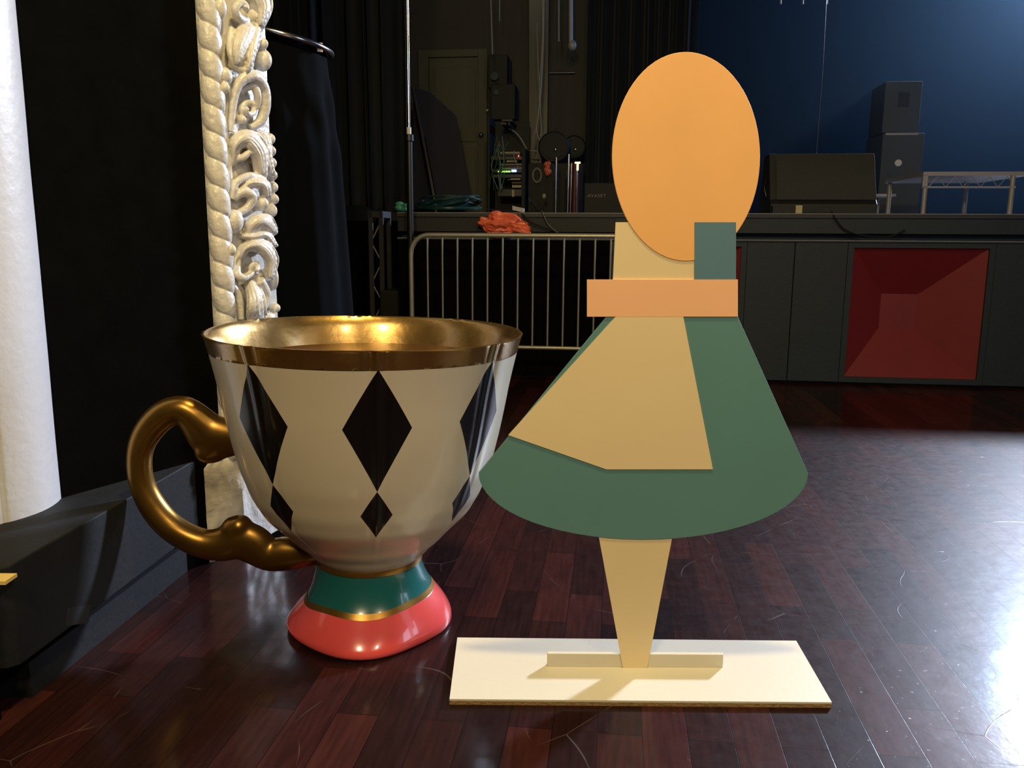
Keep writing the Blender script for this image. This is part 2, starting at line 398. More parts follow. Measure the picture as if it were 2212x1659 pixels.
# ---------------------------------------------------------------- proscenium ornament
sd = (P2 - P1).normalized(); nn = V((sd.y, -sd.x, 0))
orn = thing('trim_1', P1, 'cream plaster proscenium moulding', 'moulding', kind='structure')
del orn['category']
def op(s, n, z): return P1 + sd * s + nn * n + Z_ * z
def opx(px, py, n=0.03):
    p = on_plane(px, py, P1 + nn * n, nn) - P1
    return p.dot(sd), p.z
W_ = (P2 - P1).length
# backing slab with a cove
mb = MB()
def back(u, v):
    s = u * (W_ + 0.0); z = 0.33 + v * 2.2
    d = 0.012 + 0.012 * math.sin(pi * min(1, s / W_)) + 0.002 * noise.noise(V((s*14, z*10, 0)))
    return op(s, d, z)
mb.grid(back, 30, 160)
mb.prism([op(0, -0.03, 0.33), op(0, 0.012, 0.33), op(W_, 0.012, 0.33), op(W_, -0.03, 0.33)], (0, 0, 2.2))
mk('backing_panel', mb, M['plaster'], orn, smooth=True, angle=50)
# twisted rope border
mb = MB(); L2 = 0.08; RR = 0.036
rc = op(0.034, 0.016, 0)
def ropef(u, v):
    t = u * 2 * pi; z = 0.34 + v * 2.15
    ph = (t / (2*pi) + z / L2) % 1.0
    g = abs(math.sin(pi * ph)) ** 0.38
    r = RR * (0.74 + 0.32 * g) + 0.0012 * noise.noise(V((t*2, z*40, 0)))
    return rc + V((r * math.cos(t), r * math.sin(t), z))
mb.grid(ropef, 64, 760)
mk('rope_moulding', mb, M['plaster'], orn, smooth=True, angle=None)

# scrollwork: spirals, curled leaves, beads, joined by a voxel remesh
sw = MB()
def tubepx(pts, ns=6, seg=12, flat=1.0):
    """pts = (px, py, radius in px, height n)"""
    cs = spline([V((p[0], p[1], p[3])) for p in pts], ns)
    rs = [p.x for p in spline([V((p[2], 0, 0)) for p in pts], ns)]
    out = []; rr = []
    for c, r in zip(cs, rs):
        s, z = opx(c.x, c.y, c.z); out.append(op(s, c.z, z)); rr.append(max(0.002, 1.08 * r / 660))
    sw.tube(out, rr, seg)
def spiral(cx, cy, r0, turns, a0, sgn, w0, n0=0.035, n1=0.075):
    pts = []; K = int(turns * 10)
    for i in range(K + 1):
        f = i / K; a = a0 + sgn * f * turns * 2 * pi; r = r0 * (1 - 0.80 * f)
        pts.append((cx + r * math.cos(a) * 0.85, cy + r * math.sin(a), w0 * (1 - 0.45 * f), n0 + (n1 - n0) * f))
    tubepx(pts, 3)
def blob(px, py, rx, ry, n=0.035, h=0.03, rot=0):
    s, z = opx(px, py, n); c = op(s, n, z); ca, sa = math.cos(rot), math.sin(rot)
    e1 = sd * ca + Z_ * sa; e2 = Z_ * ca - sd * sa
    sw.ball(c, e1 * rx / 560, e2 * ry / 660, nn * h)
def leaf(pts, ribs=5, n=0.03, lift=0.045, w=None):
    """curled, ribbed leaf along pixel points (px, py, half width)"""
    cs = spline([V(p) for p in pts], 8); N = len(cs)
    base = []
    for i, c in enumerate(cs):
        f = i / (N - 1); base.append((c.x, c.y, c.z, n + lift * math.sin(pi * min(1, f * 0.72))))
    ribs += 1
    for i in range(0, N, 2):
        s, z = opx(base[i][0], base[i][1], base[i][3] - 0.012); sw.ball(op(s, base[i][3] - 0.014, z), sd * base[i][2] / 600, Z_ * base[i][2] / 640, nn * 0.024, 12, 8)
    for j in range(ribs):
        q = (j + 0.5) / ribs * 2 - 1; P = []; R = []
        for i in range(N):
            a = base[max(i-1, 0)]; b_ = base[min(i+1, N-1)]
            d = V((b_[0]-a[0], b_[1]-a[1], 0)).normalized()
            x = base[i][0] - d.y * q * base[i][2]; y = base[i][1] + d.x * q * base[i][2]
            nh = base[i][3] - 0.018 * q * q
            s, z = opx(x, y, nh); nh += 0.009; P.append(op(s, nh, z)); R.append(max(0.0025, base[i][2] / ribs * 0.9 / 640))
        sw.tube(P, R, 8)
# top of frame down to the base (pixel coordinates of the photograph give position only)
leaf([(500, -60, 16), (545, -30, 20), (568, 10, 18), (560, 55, 10)], 5)
spiral(525, 20, 34, 1.2, -1.2, 1, 11)
blob(470, 18, 13, 26); blob(562, 95, 10, 14, 0.05, 0.03); blob(566, 130, 15, 24, 0.045, 0.035)
leaf([(505, 40, 8), (535, 60, 22), (520, 100, 22), (508, 140, 10)], 6, 0.02, 0.05)
leaf([(560, 30, 10), (550, 75, 12), (540, 120, 9), (530, 155, 6)], 4, 0.03, 0.05)
tubepx([(500, 60, 6, .03), (497, 110, 7, .045), (515, 150, 7, .055), (540, 145, 6, .06), (543, 122, 5, .05)])
blob(482, 165, 15, 20); blob(478, 190, 9, 14)
# big C scroll 160-285
tubepx([(498, 285, 6, .03), (505, 215, 8, .04), (520, 175, 10, .055), (548, 165, 13, .065), (568, 190, 13, .06), (572, 230, 12, .055), (562, 262, 10, .045), (540, 276, 7, .035)])
tubepx([(520, 200, 5, .04), (545, 185, 8, .055), (556, 205, 8, .06), (555, 235, 6, .05)])
spiral(538, 238, 20, 1.3, 2.4, 1, 8, 0.03, 0.06)
blob(520, 258, 7, 10, 0.04, 0.02)
leaf([(545, 285, 8), (568, 300, 12), (575, 340, 10), (584, 375, 7)], 4, .03, .03)
for k in range(6): blob(582 + k * 1.6, 300 + 26 * k, 9, 13, 0.02, 0.022, 0.2)
# second scroll 290-400
leaf([(500, 360, 6), (508, 315, 14), (535, 300, 20), (560, 330, 20), (565, 375, 12)], 6, .02, .05)
tubepx([(508, 345, 5, .03), (525, 340, 7, .05), (540, 330, 6, .06), (549, 345, 6, .055), (555, 375, 7, .045)])
tubepx([(498, 300, 5, .02), (495, 360, 6, .025), (500, 430, 6, .03), (510, 395, 7, .04), (540, 380, 8, .05), (570, 388, 8, .05)])
leaf([(512, 412, 7), (540, 395, 12), (568, 400, 12), (575, 425, 7)], 4, .03, .04)
tubepx([(505, 430, 7, .03), (525, 415, 10, .05), (545, 425, 10, .06), (535, 448, 8, .05), (512, 462, 7, .04)])
blob(560, 440, 13, 17, .04, .035); blob(585, 455, 9, 16, .02, .025)
blob(503, 478, 18, 26, .03, .035); blob(492, 540, 11, 16)
# wave leaf 460-540
leaf([(530, 530, 7), (545, 490, 17), (570, 478, 17), (588, 500, 10)], 7, .025, .05)
leaf([(520, 510, 5), (545, 512, 9), (572, 508, 10), (590, 530, 6)], 4, .04, .03)
leaf([(515, 560, 6), (530, 535, 10), (562, 532, 16), (585, 560, 14), (580, 600, 7)], 6, .03, .05)
tubepx([(515, 560, 6, .03), (512, 590, 8, .04), (525, 600, 8, .05), (548, 585, 6, .05), (555, 565, 5, .05)])
spiral(552, 580, 18, 1.1, 0.4, 1, 7)
tubepx([(520, 540, 4, .03), (505, 570, 5, .035), (500, 610, 6, .03), (515, 640, 8, .03), (520, 690, 7, .03)])
leaf([(535, 600, 9), (550, 640, 18), (552, 680, 22)], 4, .03, .05)
tubepx([(560, 605, 11, .06), (575, 640, 11, .055), (560, 675, 10, .05)])
blob(588, 600, 9, 30, .02, .025); blob(592, 665, 9, 12, .04, .025); blob(575, 685, 20, 12, .035, .03)
# lower continuation, partly behind the cup
for k in range(4):
    y = 720 + k * 75
    spiral(545, y, 28, 1.2, 0.5 + k * 1.7, 1 if k % 2 else -1, 10)
    blob(505, y + 30, 14, 22); blob(588, y + 20, 10, 24, .02, .025)
    leaf([(520, y + 60, 6), (545, y + 35, 14), (575, y + 45, 10)], 5)
# upper continuation above the frame
for k in range(3):
    y = -110 - k * 85
    spiral(540, y, 30, 1.2, 0.5 + k, 1 if k % 2 else -1, 10); blob(490, y + 40, 14, 22)
so = mk('scrollwork', sw, M['plaster'], orn, smooth=True, angle=None)
rm = so.modifiers.new('remesh', 'REMESH'); rm.mode = 'VOXEL'; rm.voxel_size = 0.0027; rm.use_smooth_shade = True
smm = so.modifiers.new('smooth', 'SMOOTH'); smm.iterations = 2; smm.factor = 0.5
# chipped base block
mb = MB()
b0, b1, b2 = V((-0.995, 2.610, 0)), V((-0.900, 2.690, 0)), V((-0.828, 2.885, 0))
c0, c1, c2 = op(0.0, 0.02, 0), op(0.10, 0.05, 0), op(W_, 0.02, 0)
N = 14
def basef(path_lo, path_hi):
    def f(u, v):
        x = u * 2
        def ip(p): return p[0].lerp(p[1], x) if x <= 1 else p[1].lerp(p[2], x - 1)
        lo, hi = ip(path_lo), ip(path_hi)
        z = v * 0.40; h = 0 if v < 0.80 else (v - 0.80) / 0.20
        p = lo.lerp(hi, h); p = V((p.x, p.y, z))
        p += V((0.6, -0.8, 0)) * 0.006 * noise.noise(V((u * 11, v * 9, 3)))
        return p
    return f
mb.grid(basef((b0, b1, b2), (c0, c1, c2)), 40, 30)
mk('base_block', mb, M['plaster'], orn, smooth=True, angle=30)
# black baseboard strip along the foot of the block
mb = MB(); mb.prism([b1 + V((0.002, -0.004, 0)), b2 + V((0.006, 0.0, 0)), b2 + V((-0.03, 0, 0)), b1 + V((-0.03, 0.02, 0))], (0, 0, 0.022))
mk('skirting', mb, M['blackpaint'], orn)

# ---------------------------------------------------------------- giant teacup
CX = V((-0.3965, 2.2, 0))
cup = thing('teacup', CX, 'giant white teacup with black diamonds, gold handle and coral pink foot', 'teacup')
prof = [(0.128, 0.192), (0.143, 0.2006), (0.160, 0.217), (0.1767, 0.236), (0.200, 0.258), (0.222, 0.283), (0.249, 0.311), (0.2745, 0.3387), (0.291, 0.366), (0.306, 0.394),
        (0.319, 0.430), (0.332, 0.4676), (0.344, 0.515), (0.355, 0.565), (0.3645, 0.614), (0.371, 0.65), (0.377, 0.684), (0.385, 0.723), (0.393, 0.759), (0.400, 0.790), (0.408, 0.818)]
def interp_prof(p, sub=3):
    q = spline([V((r, z, 0)) for r, z in p], sub); return [(x.x, x.y) for x in q]
fine = interp_prof(prof, 4)
D0 = math.radians(-90 + 3.2)      # angle of the front diamond
def diamd(t):
    x = ((t - D0 + pi / 8) % (pi / 4)) - pi / 8
    return x
def bodyfn(t, r, z):
    x = diamd(t)
    a = max(0.0, min(1.0, (z - 0.22) / 0.1))
    fl = 0.0032 * math.exp(-((x) / 0.018) ** 2) - 0.0026 * (math.exp(-((x - 0.05) / 0.025) ** 2) + math.exp(-((x + 0.05) / 0.025) ** 2))
    r2 = r + fl * a * (0.35 + 0.6 * max(0, (z - 0.5) / 0.3)) + 0.0025 * math.sin(2 * t + 0.6) * a
    return r2, z
ZB = 0.775      # lower edge of the gold rim band
def split(z): return z < ZB
body = [p for p in fine if p[1] <= ZB - 0.001]
rimp = [p for p in fine if p[1] > ZB - 0.001]
# exact ring at the border
for i in range(len(fine) - 1):
    if fine[i][1] <= ZB - 0.001 < fine[i+1][1]:
        f = (ZB - fine[i][1]) / (fine[i+1][1] - fine[i][1]); rb = fine[i][0] + f * (fine[i+1][0] - fine[i][0])
body.append((rb, ZB)); rimp = [(rb + 0.0004, ZB)] + [(r + 0.0004, z) for r, z in rimp if z > ZB]
body = [(0.001, 0.192)] + body
def body_mat():
    ma = bpy.data.materials.new('harlequin_glaze'); ma.use_nodes = True
    nt = ma.node_tree; b = nt.nodes['Principled BSDF']; L = nt.links.new
    def mth(op_, a, c=None, d=None):
        n = nt.nodes.new('ShaderNodeMath'); n.operation = op_
        for i, x in enumerate((a, c, d)):
            if x is None: continue
            if isinstance(x, (int, float)): n.inputs[i].default_value = x
            else: L(x, n.inputs[i])
        return n.outputs[0]
    tc = nt.nodes.new('ShaderNodeTexCoord'); sp = nt.nodes.new('ShaderNodeSeparateXYZ'); L(tc.outputs['Object'], sp.inputs[0])
    ang = mth('ARCTAN2', sp.outputs[1], sp.outputs[0])
    x = mth('SUBTRACT', mth('FLOORED_MODULO', mth('ADD', ang, -D0 + pi / 8), pi / 4), pi / 8)
    ax = mth('ABSOLUTE', x)
    z = sp.outputs[2]
    def dia(zc_lo, zmid, zhi, wid):
        up = mth('DIVIDE', mth('SUBTRACT', z, zmid), zhi - zmid)
        dn = mth('DIVIDE', mth('SUBTRACT', zmid, z), zmid - zc_lo)
        h = mth('MAXIMUM', up, dn)
        s = mth('ADD', mth('DIVIDE', ax, wid), h)
        return mth('LESS_THAN', s, 1.0)
    big = dia(DZ[1], DZ[2], DZ[3], DW[0]); sml = dia(DZ[0], DZ[4], DZ[1], DW[1])
    msk = mth('MAXIMUM', big, sml)
    n = nt.nodes.new('ShaderNodeTexNoise'); n.inputs['Scale'].default_value = 3; n.inputs['Detail'].default_value = 5; L(tc.outputs['Object'], n.inputs[0])
    c1 = nt.nodes.new('ShaderNodeMix'); c1.data_type = 'RGBA'; c1.inputs[6].default_value = lin((196, 184, 160)); c1.inputs[7].default_value = lin((214, 204, 182)); L(n.outputs[0], c1.inputs[0])
    c2 = nt.nodes.new('ShaderNodeMix'); c2.data_type = 'RGBA'; c2.inputs[7].default_value = lin((9, 9, 10)); L(msk, c2.inputs[0]); L(c1.outputs[2], c2.inputs[6])
    L(c2.outputs[2], b.inputs['Base Color'])
    b.inputs['Roughness'].default_value = 0.34; b.inputs['Coat Weight'].default_value = 0.35; b.inputs['Coat Roughness'].default_value = 0.08
    return ma
def hit_cup(px, py):       # first hit of the pixel's ray with the lathe surface (used to place the diamonds' heights)
    d = unproj(px, py).normalized(); t = 1.2
    while t < 3.2:
        p = CAM + d * t; r = math.hypot(p.x - CX.x, p.y - CX.y)
        for i in range(len(fine) - 1):
            if fine[i][1] <= p.z < fine[i+1][1]:
                f = (p.z - fine[i][1]) / (fine[i+1][1] - fine[i][1])
                if r <= fine[i][0] + f * (fine[i+1][0] - fine[i][0]):
                    return math.degrees(math.atan2(p.y - CX.y, p.x - CX.x)), p.z
        t += 0.0015
    return None
zb = hit_cup(811, 1160)[1]; zm = hit_cup(807, 1062)[1]; zw = hit_cup(806, 927)[1]; zt = hit_cup(806, 797)[1]; zs = hit_cup(809, 1114)[1]
wl_, wr_ = hit_cup(729, 929)[0], hit_cup(881, 926)[0]; sl_, sr_ = hit_cup(774, 1115)[0], hit_cup(844, 1113)[0]
print('DIAMOND', zb, zs, zm, zw, zt, wl_, wr_, sl_, sr_, [hit_cup(*p) for p in ((527,905),(628,929),(602,1047),(986,907),(1055,790),(1004,1025))])
DZ = (zb, zm, zw, zt, zs); DW = (math.radians(wr_ - wl_) / 2, math.radians(sr_ - sl_) / 2)
D0 = math.radians((wl_ + wr_) / 2)
M['glaze'] = body_mat()
mb = MB(); mb.lathe(CX, body, seg=480, fn=bodyfn, cap=False)
mk('bowl', mb, M['glaze'], cup, smooth=True, angle=None)
# gold rim: outer band, lip and inside
inner = [(0.404, 0.8185), (0.398, 0.812), (0.389, 0.790), (0.381, 0.762), (0.374, 0.738), (0.368, 0.715)]
mb = MB()
def rimfn(t, r, z):
    return bodyfn(t, r, z)[0], z + 0.0015 * math.sin(3 * t)
mb.lathe(CX, rimp + [(0.4095, 0.8195), (0.407, 0.8205)] + inner, seg=480, fn=lambda t, r, z: rimfn(t, r, z) if (r, z) not in inner else (r, z), cap=False)
mk('gold_rim', mb, M['goldrim'], cup, smooth=True, angle=60)
mb = MB()
def teaf(t, r, z): return r, z + 0.0015 * noise.noise(V((r*6*math.cos(t), r*6*math.sin(t), 0)))
mb.lathe(CX, [(0.001, 0.737), (0.1, 0.737), (0.2, 0.737), (0.3, 0.737), (0.378, 0.738)], seg=96, fn=teaf, cap=False)
mk('tea_surface', mb, M['tea'], cup, smooth=True)
# foot: gold band, teal waist, gold band, flared coral skirt with wavy hem
def wav(t): return 0.5 * math.sin(3 * t) + 0.3 * math.sin(5 * t + 2.6)
def footfn(t, r, z):
    f = max(0, (0.17 - z) / 0.17)
    return r * (1 + 0.07 * wav(t) * f), z + (0.008 * wav(t + 0.6) + 0.011 * math.cos(t)) * math.sin(pi * min(1, max(0, z / 0.19)))
mb = MB(); mb.lathe(CX, [(0.146, 0.2035), (0.1475, 0.198), (0.1465, 0.188)], seg=160, fn=footfn, cap=False); mk('gold_band', mb, M['goldband'], cup, smooth=True)
mb = MB(); mb.lathe(CX, [(0.144, 0.190), (0.145, 0.175), (0.149, 0.155), (0.155, 0.135), (0.163, 0.115), (0.171, 0.102)], seg=160, fn=footfn, cap=False); mk('teal_waist', mb, M['teal'], cup, smooth=True)
mb = MB(); mb.lathe(CX, [(0.1712, 0.104), (0.174, 0.099), (0.1795, 0.090)], seg=160, fn=footfn, cap=False); mk('gold_band', mb, M['goldband'], cup, smooth=True)
mb = MB(); mb.lathe(CX, interp_prof([(0.178, 0.091), (0.190, 0.076), (0.206, 0.056), (0.2185, 0.038), (0.2265, 0.022), (0.226, 0.008), (0.215, 0.0015), (0.19, 0.001)], 4), seg=160, fn=lambda t, r, z: (r * (1 + 0.07 * wav(t) * max(0, (0.17 - z) / 0.17)), z + ((0.008 * wav(t + 0.6) + 0.011 * math.cos(t)) * math.sin(pi * min(1, z / 0.19)) if z > 0.02 else 0)), cap=True)
mk('foot', mb, M['pink'], cup, smooth=True, angle=None)
# handle
hp = [(560, 950, 36), (530, 950, 38), (498, 950, 40), (468, 950, 47), (446, 944, 48), (428, 926, 42), (408, 905, 36), (384, 891, 31), (349, 902, 32), (318, 933, 31), (299, 972, 28), (296, 1018, 27),
      (306, 1062, 27), (330, 1106, 29), (364, 1143, 30), (405, 1168, 31), (445, 1181, 33), (480, 1180, 38), (512, 1170, 43), (545, 1180, 44), (578, 1202, 35), (612, 1199, 38), (648, 1196, 33), (690, 1194, 25), (715, 1190, 18)]
HY = 2.2
hs = MB()
cs = spline([V(p) for p in hp], 7)
for c in cs:
    if c.x > 560 and c.y < 1000: continue
    p = at_y(c.x, c.y, HY); s = (p - CAM).length / math.sqrt(1 + ((c.x-1106)/FPX)**2 + ((c.y-829.5)/FPX)**2) / FPX
    r = c.z * s; hs.ball(p, (r, 0, 0), (0, min(r, 0.036), 0), (0, 0, r), 20, 12)
for (x, y, r) in ((452, 966, 41), (444, 978, 30), (505, 1150, 33), (515, 1142, 28)):
    p = at_y(x, y, HY); s = 2.24 / FPX; hs.ball(p, (r*s, 0, 0), (0, min(r*s, .034), 0), (0, 0, r*s), 20, 12)
ho = mk('handle', hs, M['gold'], cup, smooth=True, angle=None)
rm = ho.modifiers.new('remesh', 'REMESH'); rm.mode = 'VOXEL'; rm.voxel_size = 0.0045; rm.use_smooth_shade = True
sm_ = ho.modifiers.new('smooth', 'SMOOTH'); sm_.iterations = 12; sm_.factor = 0.6

cup.rotation_euler = (0, math.radians(0.9), 0)
# ---------------------------------------------------------------- painted display board on a white base (plain colour fields)
BY = at_z(1372, 1444, 0.014).y
bc = at_z(1372, 1444, 0.0)
dsp = thing('display_board', bc, 'tall painted board with amber oval top and teal fan bottom on a white base', 'display board')
def bp_(x, y, dy=0.0): return at_y(x, y, BY + dy)
def slab(pts, y0, th): # pixel outline -> slab whose front face lies at BY+y0
    P = [bp_(x, y, y0) for x, y in pts]
    return MB().prism(P, (0, th, 0))
def ell(cx, cy, rx, ry, n=64, sk=0): return [(cx + rx*math.cos(2*pi*i/n) + sk*math.sin(2*pi*i/n), cy + ry*math.sin(2*pi*i/n)) for i in range(n)]
def cpx(pts, n=8): return [(p.x, p.y) for p in spline([V((x, y, 0)) for x, y in pts], n, closed=True)]
mb = slab(ell(1482, 338, 160, 226, 72), -0.001, 0.008)
mk('upper_panel', mb, M['amber'], dsp, bevel=0.001, label='amber oval panel')
mb = slab([(1330, 480), (1590, 480), (1590, 690), (1320, 690)], 0.001, 0.007); mk('middle_panel', mb, M['cream'], dsp)
mb = slab([(1500, 480), (1590, 480), (1590, 606), (1500, 606)], -0.0015, 0.004); mk('blue_block', mb, M['bluepaint'], dsp)
mb = slab([(1268, 604), (1594, 604), (1594, 684), (1268, 684)], -0.0025, 0.0045); mk('peach_band', mb, M['peach'], dsp)
# lower panel: plain fan with a curved lower edge
fan = [(1310, 684), (1594, 684)] + [(1390 + 356*math.cos(t), 1022 + 144*math.sin(t)) for t in [pi*i/30 for i in range(31)]]
mb = slab(fan, 0.0, 0.008); mk('lower_panel', mb, M['tealpaint'], dsp, bevel=0.001)
mb = slab([(1330, 684), (1476, 684), (1540, 1014), (1310, 1014), (1098, 940)], -0.0022, 0.003); mk('cream_wedge', mb, M['cream'], dsp)
mb = slab([(1290, 1140), (1456, 1140), (1398, 1444), (1346, 1444)], 0.002, 0.007); mk('post', mb, M['cream'], dsp)
# white base and support rail
bt = [at_z(x, y, 0.014) for x, y in ((988, 1377), (1720, 1384), (1797, 1517), (971, 1510))]
mb = MB(); mb.prism([p - Z_ * 0.014 for p in bt], (0, 0, 0.001)); mb.prism([p - Z_ * 0.013 for p in bt], (0, 0, 0.0085)); mb.cur = 1; mb.prism([p - Z_ * 0.0045 for p in bt], (0, 0, 0.0045))
mk('base_board', mb, [M['mdf'], M['whiteboard']], dsp)
r0, r1 = at_z(1182, 1441, 0.014), at_z(1563, 1446, 0.014)
ry = max(r0.y, BY + 0.006)
t0 = at_y(1182, 1412, ry)
mb = MB(); mb.obox(((r0.x + r1.x)/2, ry + 0.006, 0.014 + (t0.z - 0.014)/2), ((r1.x - r0.x)/2, 0, 0), (0, 0.006, 0), (0, 0, (t0.z - 0.014)/2))
mk('support_rail', mb, M['whiteboard'], dsp, bevel=0.001)

# ---------------------------------------------------------------- stage
a_l, _ = rpx(640, 460, 0); a_r, _ = rpx(2330, 460, 0); a_r += 3.5; a_l = rpx(858, 460, 0)[0]
zbeam = rpx(1900, 505, 0)[1]; zrec = rpx(1900, 520, 0)[1]
stg = thing('stage', rp(0, 0, 0), 'raised black theatre stage running across the back of the hall', 'stage')
mb = MB(); mb.rbox(a_l, a_r, 0.0, 7.0, DECK - 0.03, DECK); mk('deck', mb, M['deck'], stg)
mb = MB(); mb.rbox(a_l, a_r, -0.004, 0.012, DECK - 0.004, DECK + 0.002); mk('edge_highlight', mb, M['edgehighlight'], stg)  # pale strip, backlight painted along the deck edge
a_m = rpx(1330, 480, 0)[0]
mb = MB(); mb.rbox(a_l, a_m, 0.015, 0.08, zbeam, DECK - 0.03); mk('fascia', mb, M['cabinet'], stg)  # darker left part, the fall-off of light is put into its colour
mb = MB(); mb.rbox(a_m, a_r, 0.015, 0.08, zbeam, DECK - 0.03); mk('fascia', mb, M['stageblack'], stg)
mb = MB(); mb.rbox(a_l, a_r, 0.12, 0.15, zrec - 0.01, zbeam); mk('shadow_gap', mb, M['stageblack'], stg)
aL0, _ = rpx(1604, 560, 0); hx0 = rpx(1842, 536, 0)[0]; hx1 = rpx(2142, 536, 0)[0]; hz1 = rpx(1990, 536, 0)[1]; hz0 = rpx(1960, 817, 0)[1]
hx0b = rpx(1827, 814, 0)[0]; hx1b = rpx(2107, 821, 0)[0]
x0 = (hx0 + hx0b)/2; x1 = (hx1 + hx1b)/2; wH = x1 - x0
# horn openings: the framed red one on the right and its twin hidden mostly behind the painted board
H1 = (aL0 - 0.012 - wH * 0.98, aL0 - 0.012); H2 = (x0, x1)
aseam = rpx(1711, 640, 0)[0]; aedge = aL0 + 0.03
def panel(a0, a1, ma='stageblack'):
    mb = MB(); mb.rbox(a0 + 0.003, a1 - 0.003, 0.0, 0.03, 0.02, zrec - 0.012)
    mk('front_panel', mb, M[ma], stg, bevel=0.002)
fr = 0.04
panel(a_l, H1[0] - fr, 'blackpaint'); panel(H1[1] + fr, aseam); panel(aseam, H2[0] - fr); panel(H2[1] + fr, a_r)
mb = MB(); mb.rbox(a_l, a_r, -0.012, 0.12, zrec - 0.012, zrec); mk('ledge', mb, M['stageblack'], stg)
mb = MB(); mb.rbox(a_l, a_r, -0.014, -0.006, zrec - 0.004, zrec + 0.002); mk('edge_highlight', mb, M['edgehighlight'], stg)  # pale strip, painted light line on the ledge front
mb = MB(); mb.rbox(a_l, a_r, 0.05, 0.08, 0, 0.03); mk('kick_board', mb, M['stageblack'], stg)
for (ha, hb) in (H1, H2):
    mb = MB()
    mb.rbox(ha - fr, ha, 0.0, 0.04, 0.02, zrec - 0.012); mb.rbox(hb, hb + fr, 0.0, 0.04, 0.02, zrec - 0.012)
    mb.rbox(ha, hb, 0.0, 0.04, hz1, zrec - 0.012); mb.rbox(ha, hb, 0.0, 0.04, 0.02, hz0)
    fo = mk('horn_frame', mb, M['stageblack'], stg)
    K = 0.26; i0 = ha + wH*0.315; i1 = ha + wH*0.60; iz0 = hz0 + (hz1-hz0)*0.36; iz1 = hz0 + (hz1-hz0)*0.635
    o_ = [rp(ha, 0.02, hz0), rp(hb, 0.02, hz0), rp(hb, 0.02, hz1), rp(ha, 0.02, hz1)]
    i_ = [rp(i0, K, iz0), rp(i1, K, iz0), rp(i1, K, iz1), rp(i0, K, iz1)]
    mb = MB(); mb.add(o_ + i_, [(0,1,5,4), (1,2,6,5), (2,3,7,6), (3,0,4,7), (4,5,6,7)])
    mk('horn_flare', mb, M['red'], fo, label='red flared horn recess')

mb = MB(); mb.rbox(a_l - 3.5, a_l - 0.01, 0.75, 0.85, 0, DECK - 0.05); mk('wall_masking', mb, M['blackpaint'], kind='structure')
# ---------------------------------------------------------------- crowd barrier
kb = -0.42
def bw(px, py): return rw(px, py, kb)
zt_ = rpx(1150, 509, kb)[1]; zb_ = rpx(1160, 751, kb)[1]
bl = rpx(889, 620, kb)[0]; sp_ = (rpx(1284, 600, kb)[0] - rpx(924, 600, kb)[0]) / 11
bf = rpx(924, 600, kb)[0]
br_ = bl + 2.25
bar = thing('crowd_barrier', rp((bl+br_)/2, kb, 0), 'grey steel crowd barrier with rounded corner and thin vertical bars before the stage', 'barrier')
rc_ = 0.13; pts = [rp(bl, kb, zb_ - 0.24)]
pts += [rp(bl + rc_ - rc_*math.cos(a), kb, zt_ - rc_ + rc_*math.sin(a)) for a in [pi/2*i/8 for i in range(9)]]
pts += [rp(br_ - rc_ + rc_*math.sin(a), kb, zt_ - rc_ + rc_*math.cos(a)) for a in [pi/2*i/8 for i in range(9)]]
pts += [rp(br_, kb, zb_ - 0.24)]
mb = MB(); mb.tube(pts, 0.017, 12); fr_o = mk('frame', mb, M['steel'], bar, smooth=True)
mb = MB(); mb.tube([rp(bl, kb, zb_), rp(br_, kb, zb_)], 0.014, 10); mk('bottom_rail', mb, M['steel'], bar, smooth=True)
i = 0
a = bf
while a < br_ - 0.05:
    mb = MB(); top = zt_ - (0.0 if a > bl + rc_ else 0.02); mb.tube([rp(a, kb, zb_), rp(a, kb, top)], 0.0065, 8); mk('bar', mb, M['steel'], bar, smooth=True); a += sp_
for a in (bl + 0.25, br_ - 0.25):
    mb = MB(); z0 = zb_
    mb.tube([rp(a, kb, z0), rp(a, kb, 0.05)], 0.012, 8); mb.tube([rp(a, kb - 0.25, 0.014), rp(a, kb - 0.05, 0.06), rp(a, kb + 0.05, 0.06), rp(a, kb + 0.25, 0.014)], 0.012, 8)
    mk('foot', mb, M['steel'], bar, smooth=True)

# orange crumpled plastic bag lying on the stage edge
mb = MB(); c = rw(1092, 484, -0.05)
def bagf(u, v):
    t = u * 2*pi; p = v * pi
    d = V((math.sin(p)*math.cos(t), math.sin(p)*math.sin(t), math.cos(p)))
    n1 = noise.noise(d * 1.5 + V((3, 1, 7))); n2 = abs(noise.noise(d * 2.3 + V((1, 9, 2)))); n3 = abs(noise.noise(V((d.x*3, d.y*5, d.z*9)) + V((4, 4, 1))))
    r = 0.98 + 0.5*n1 - 0.42*n2 + 0.10*n3
    q = V((d.x*0.19, d.y*0.09, d.z*0.085)) * r
    q.z -= 0.18 * max(0, q.x) ; q.z += 0.05*max(0, -q.x)
    return c + A_*q.x + D_*q.y + Z_*q.z
mb.grid(bagf, 90, 60)
mk('plastic_bag', mb, M['orange'], smooth=True, angle=28, label='crumpled orange plastic bag hanging over the stage edge above the barrier', cat='bag')

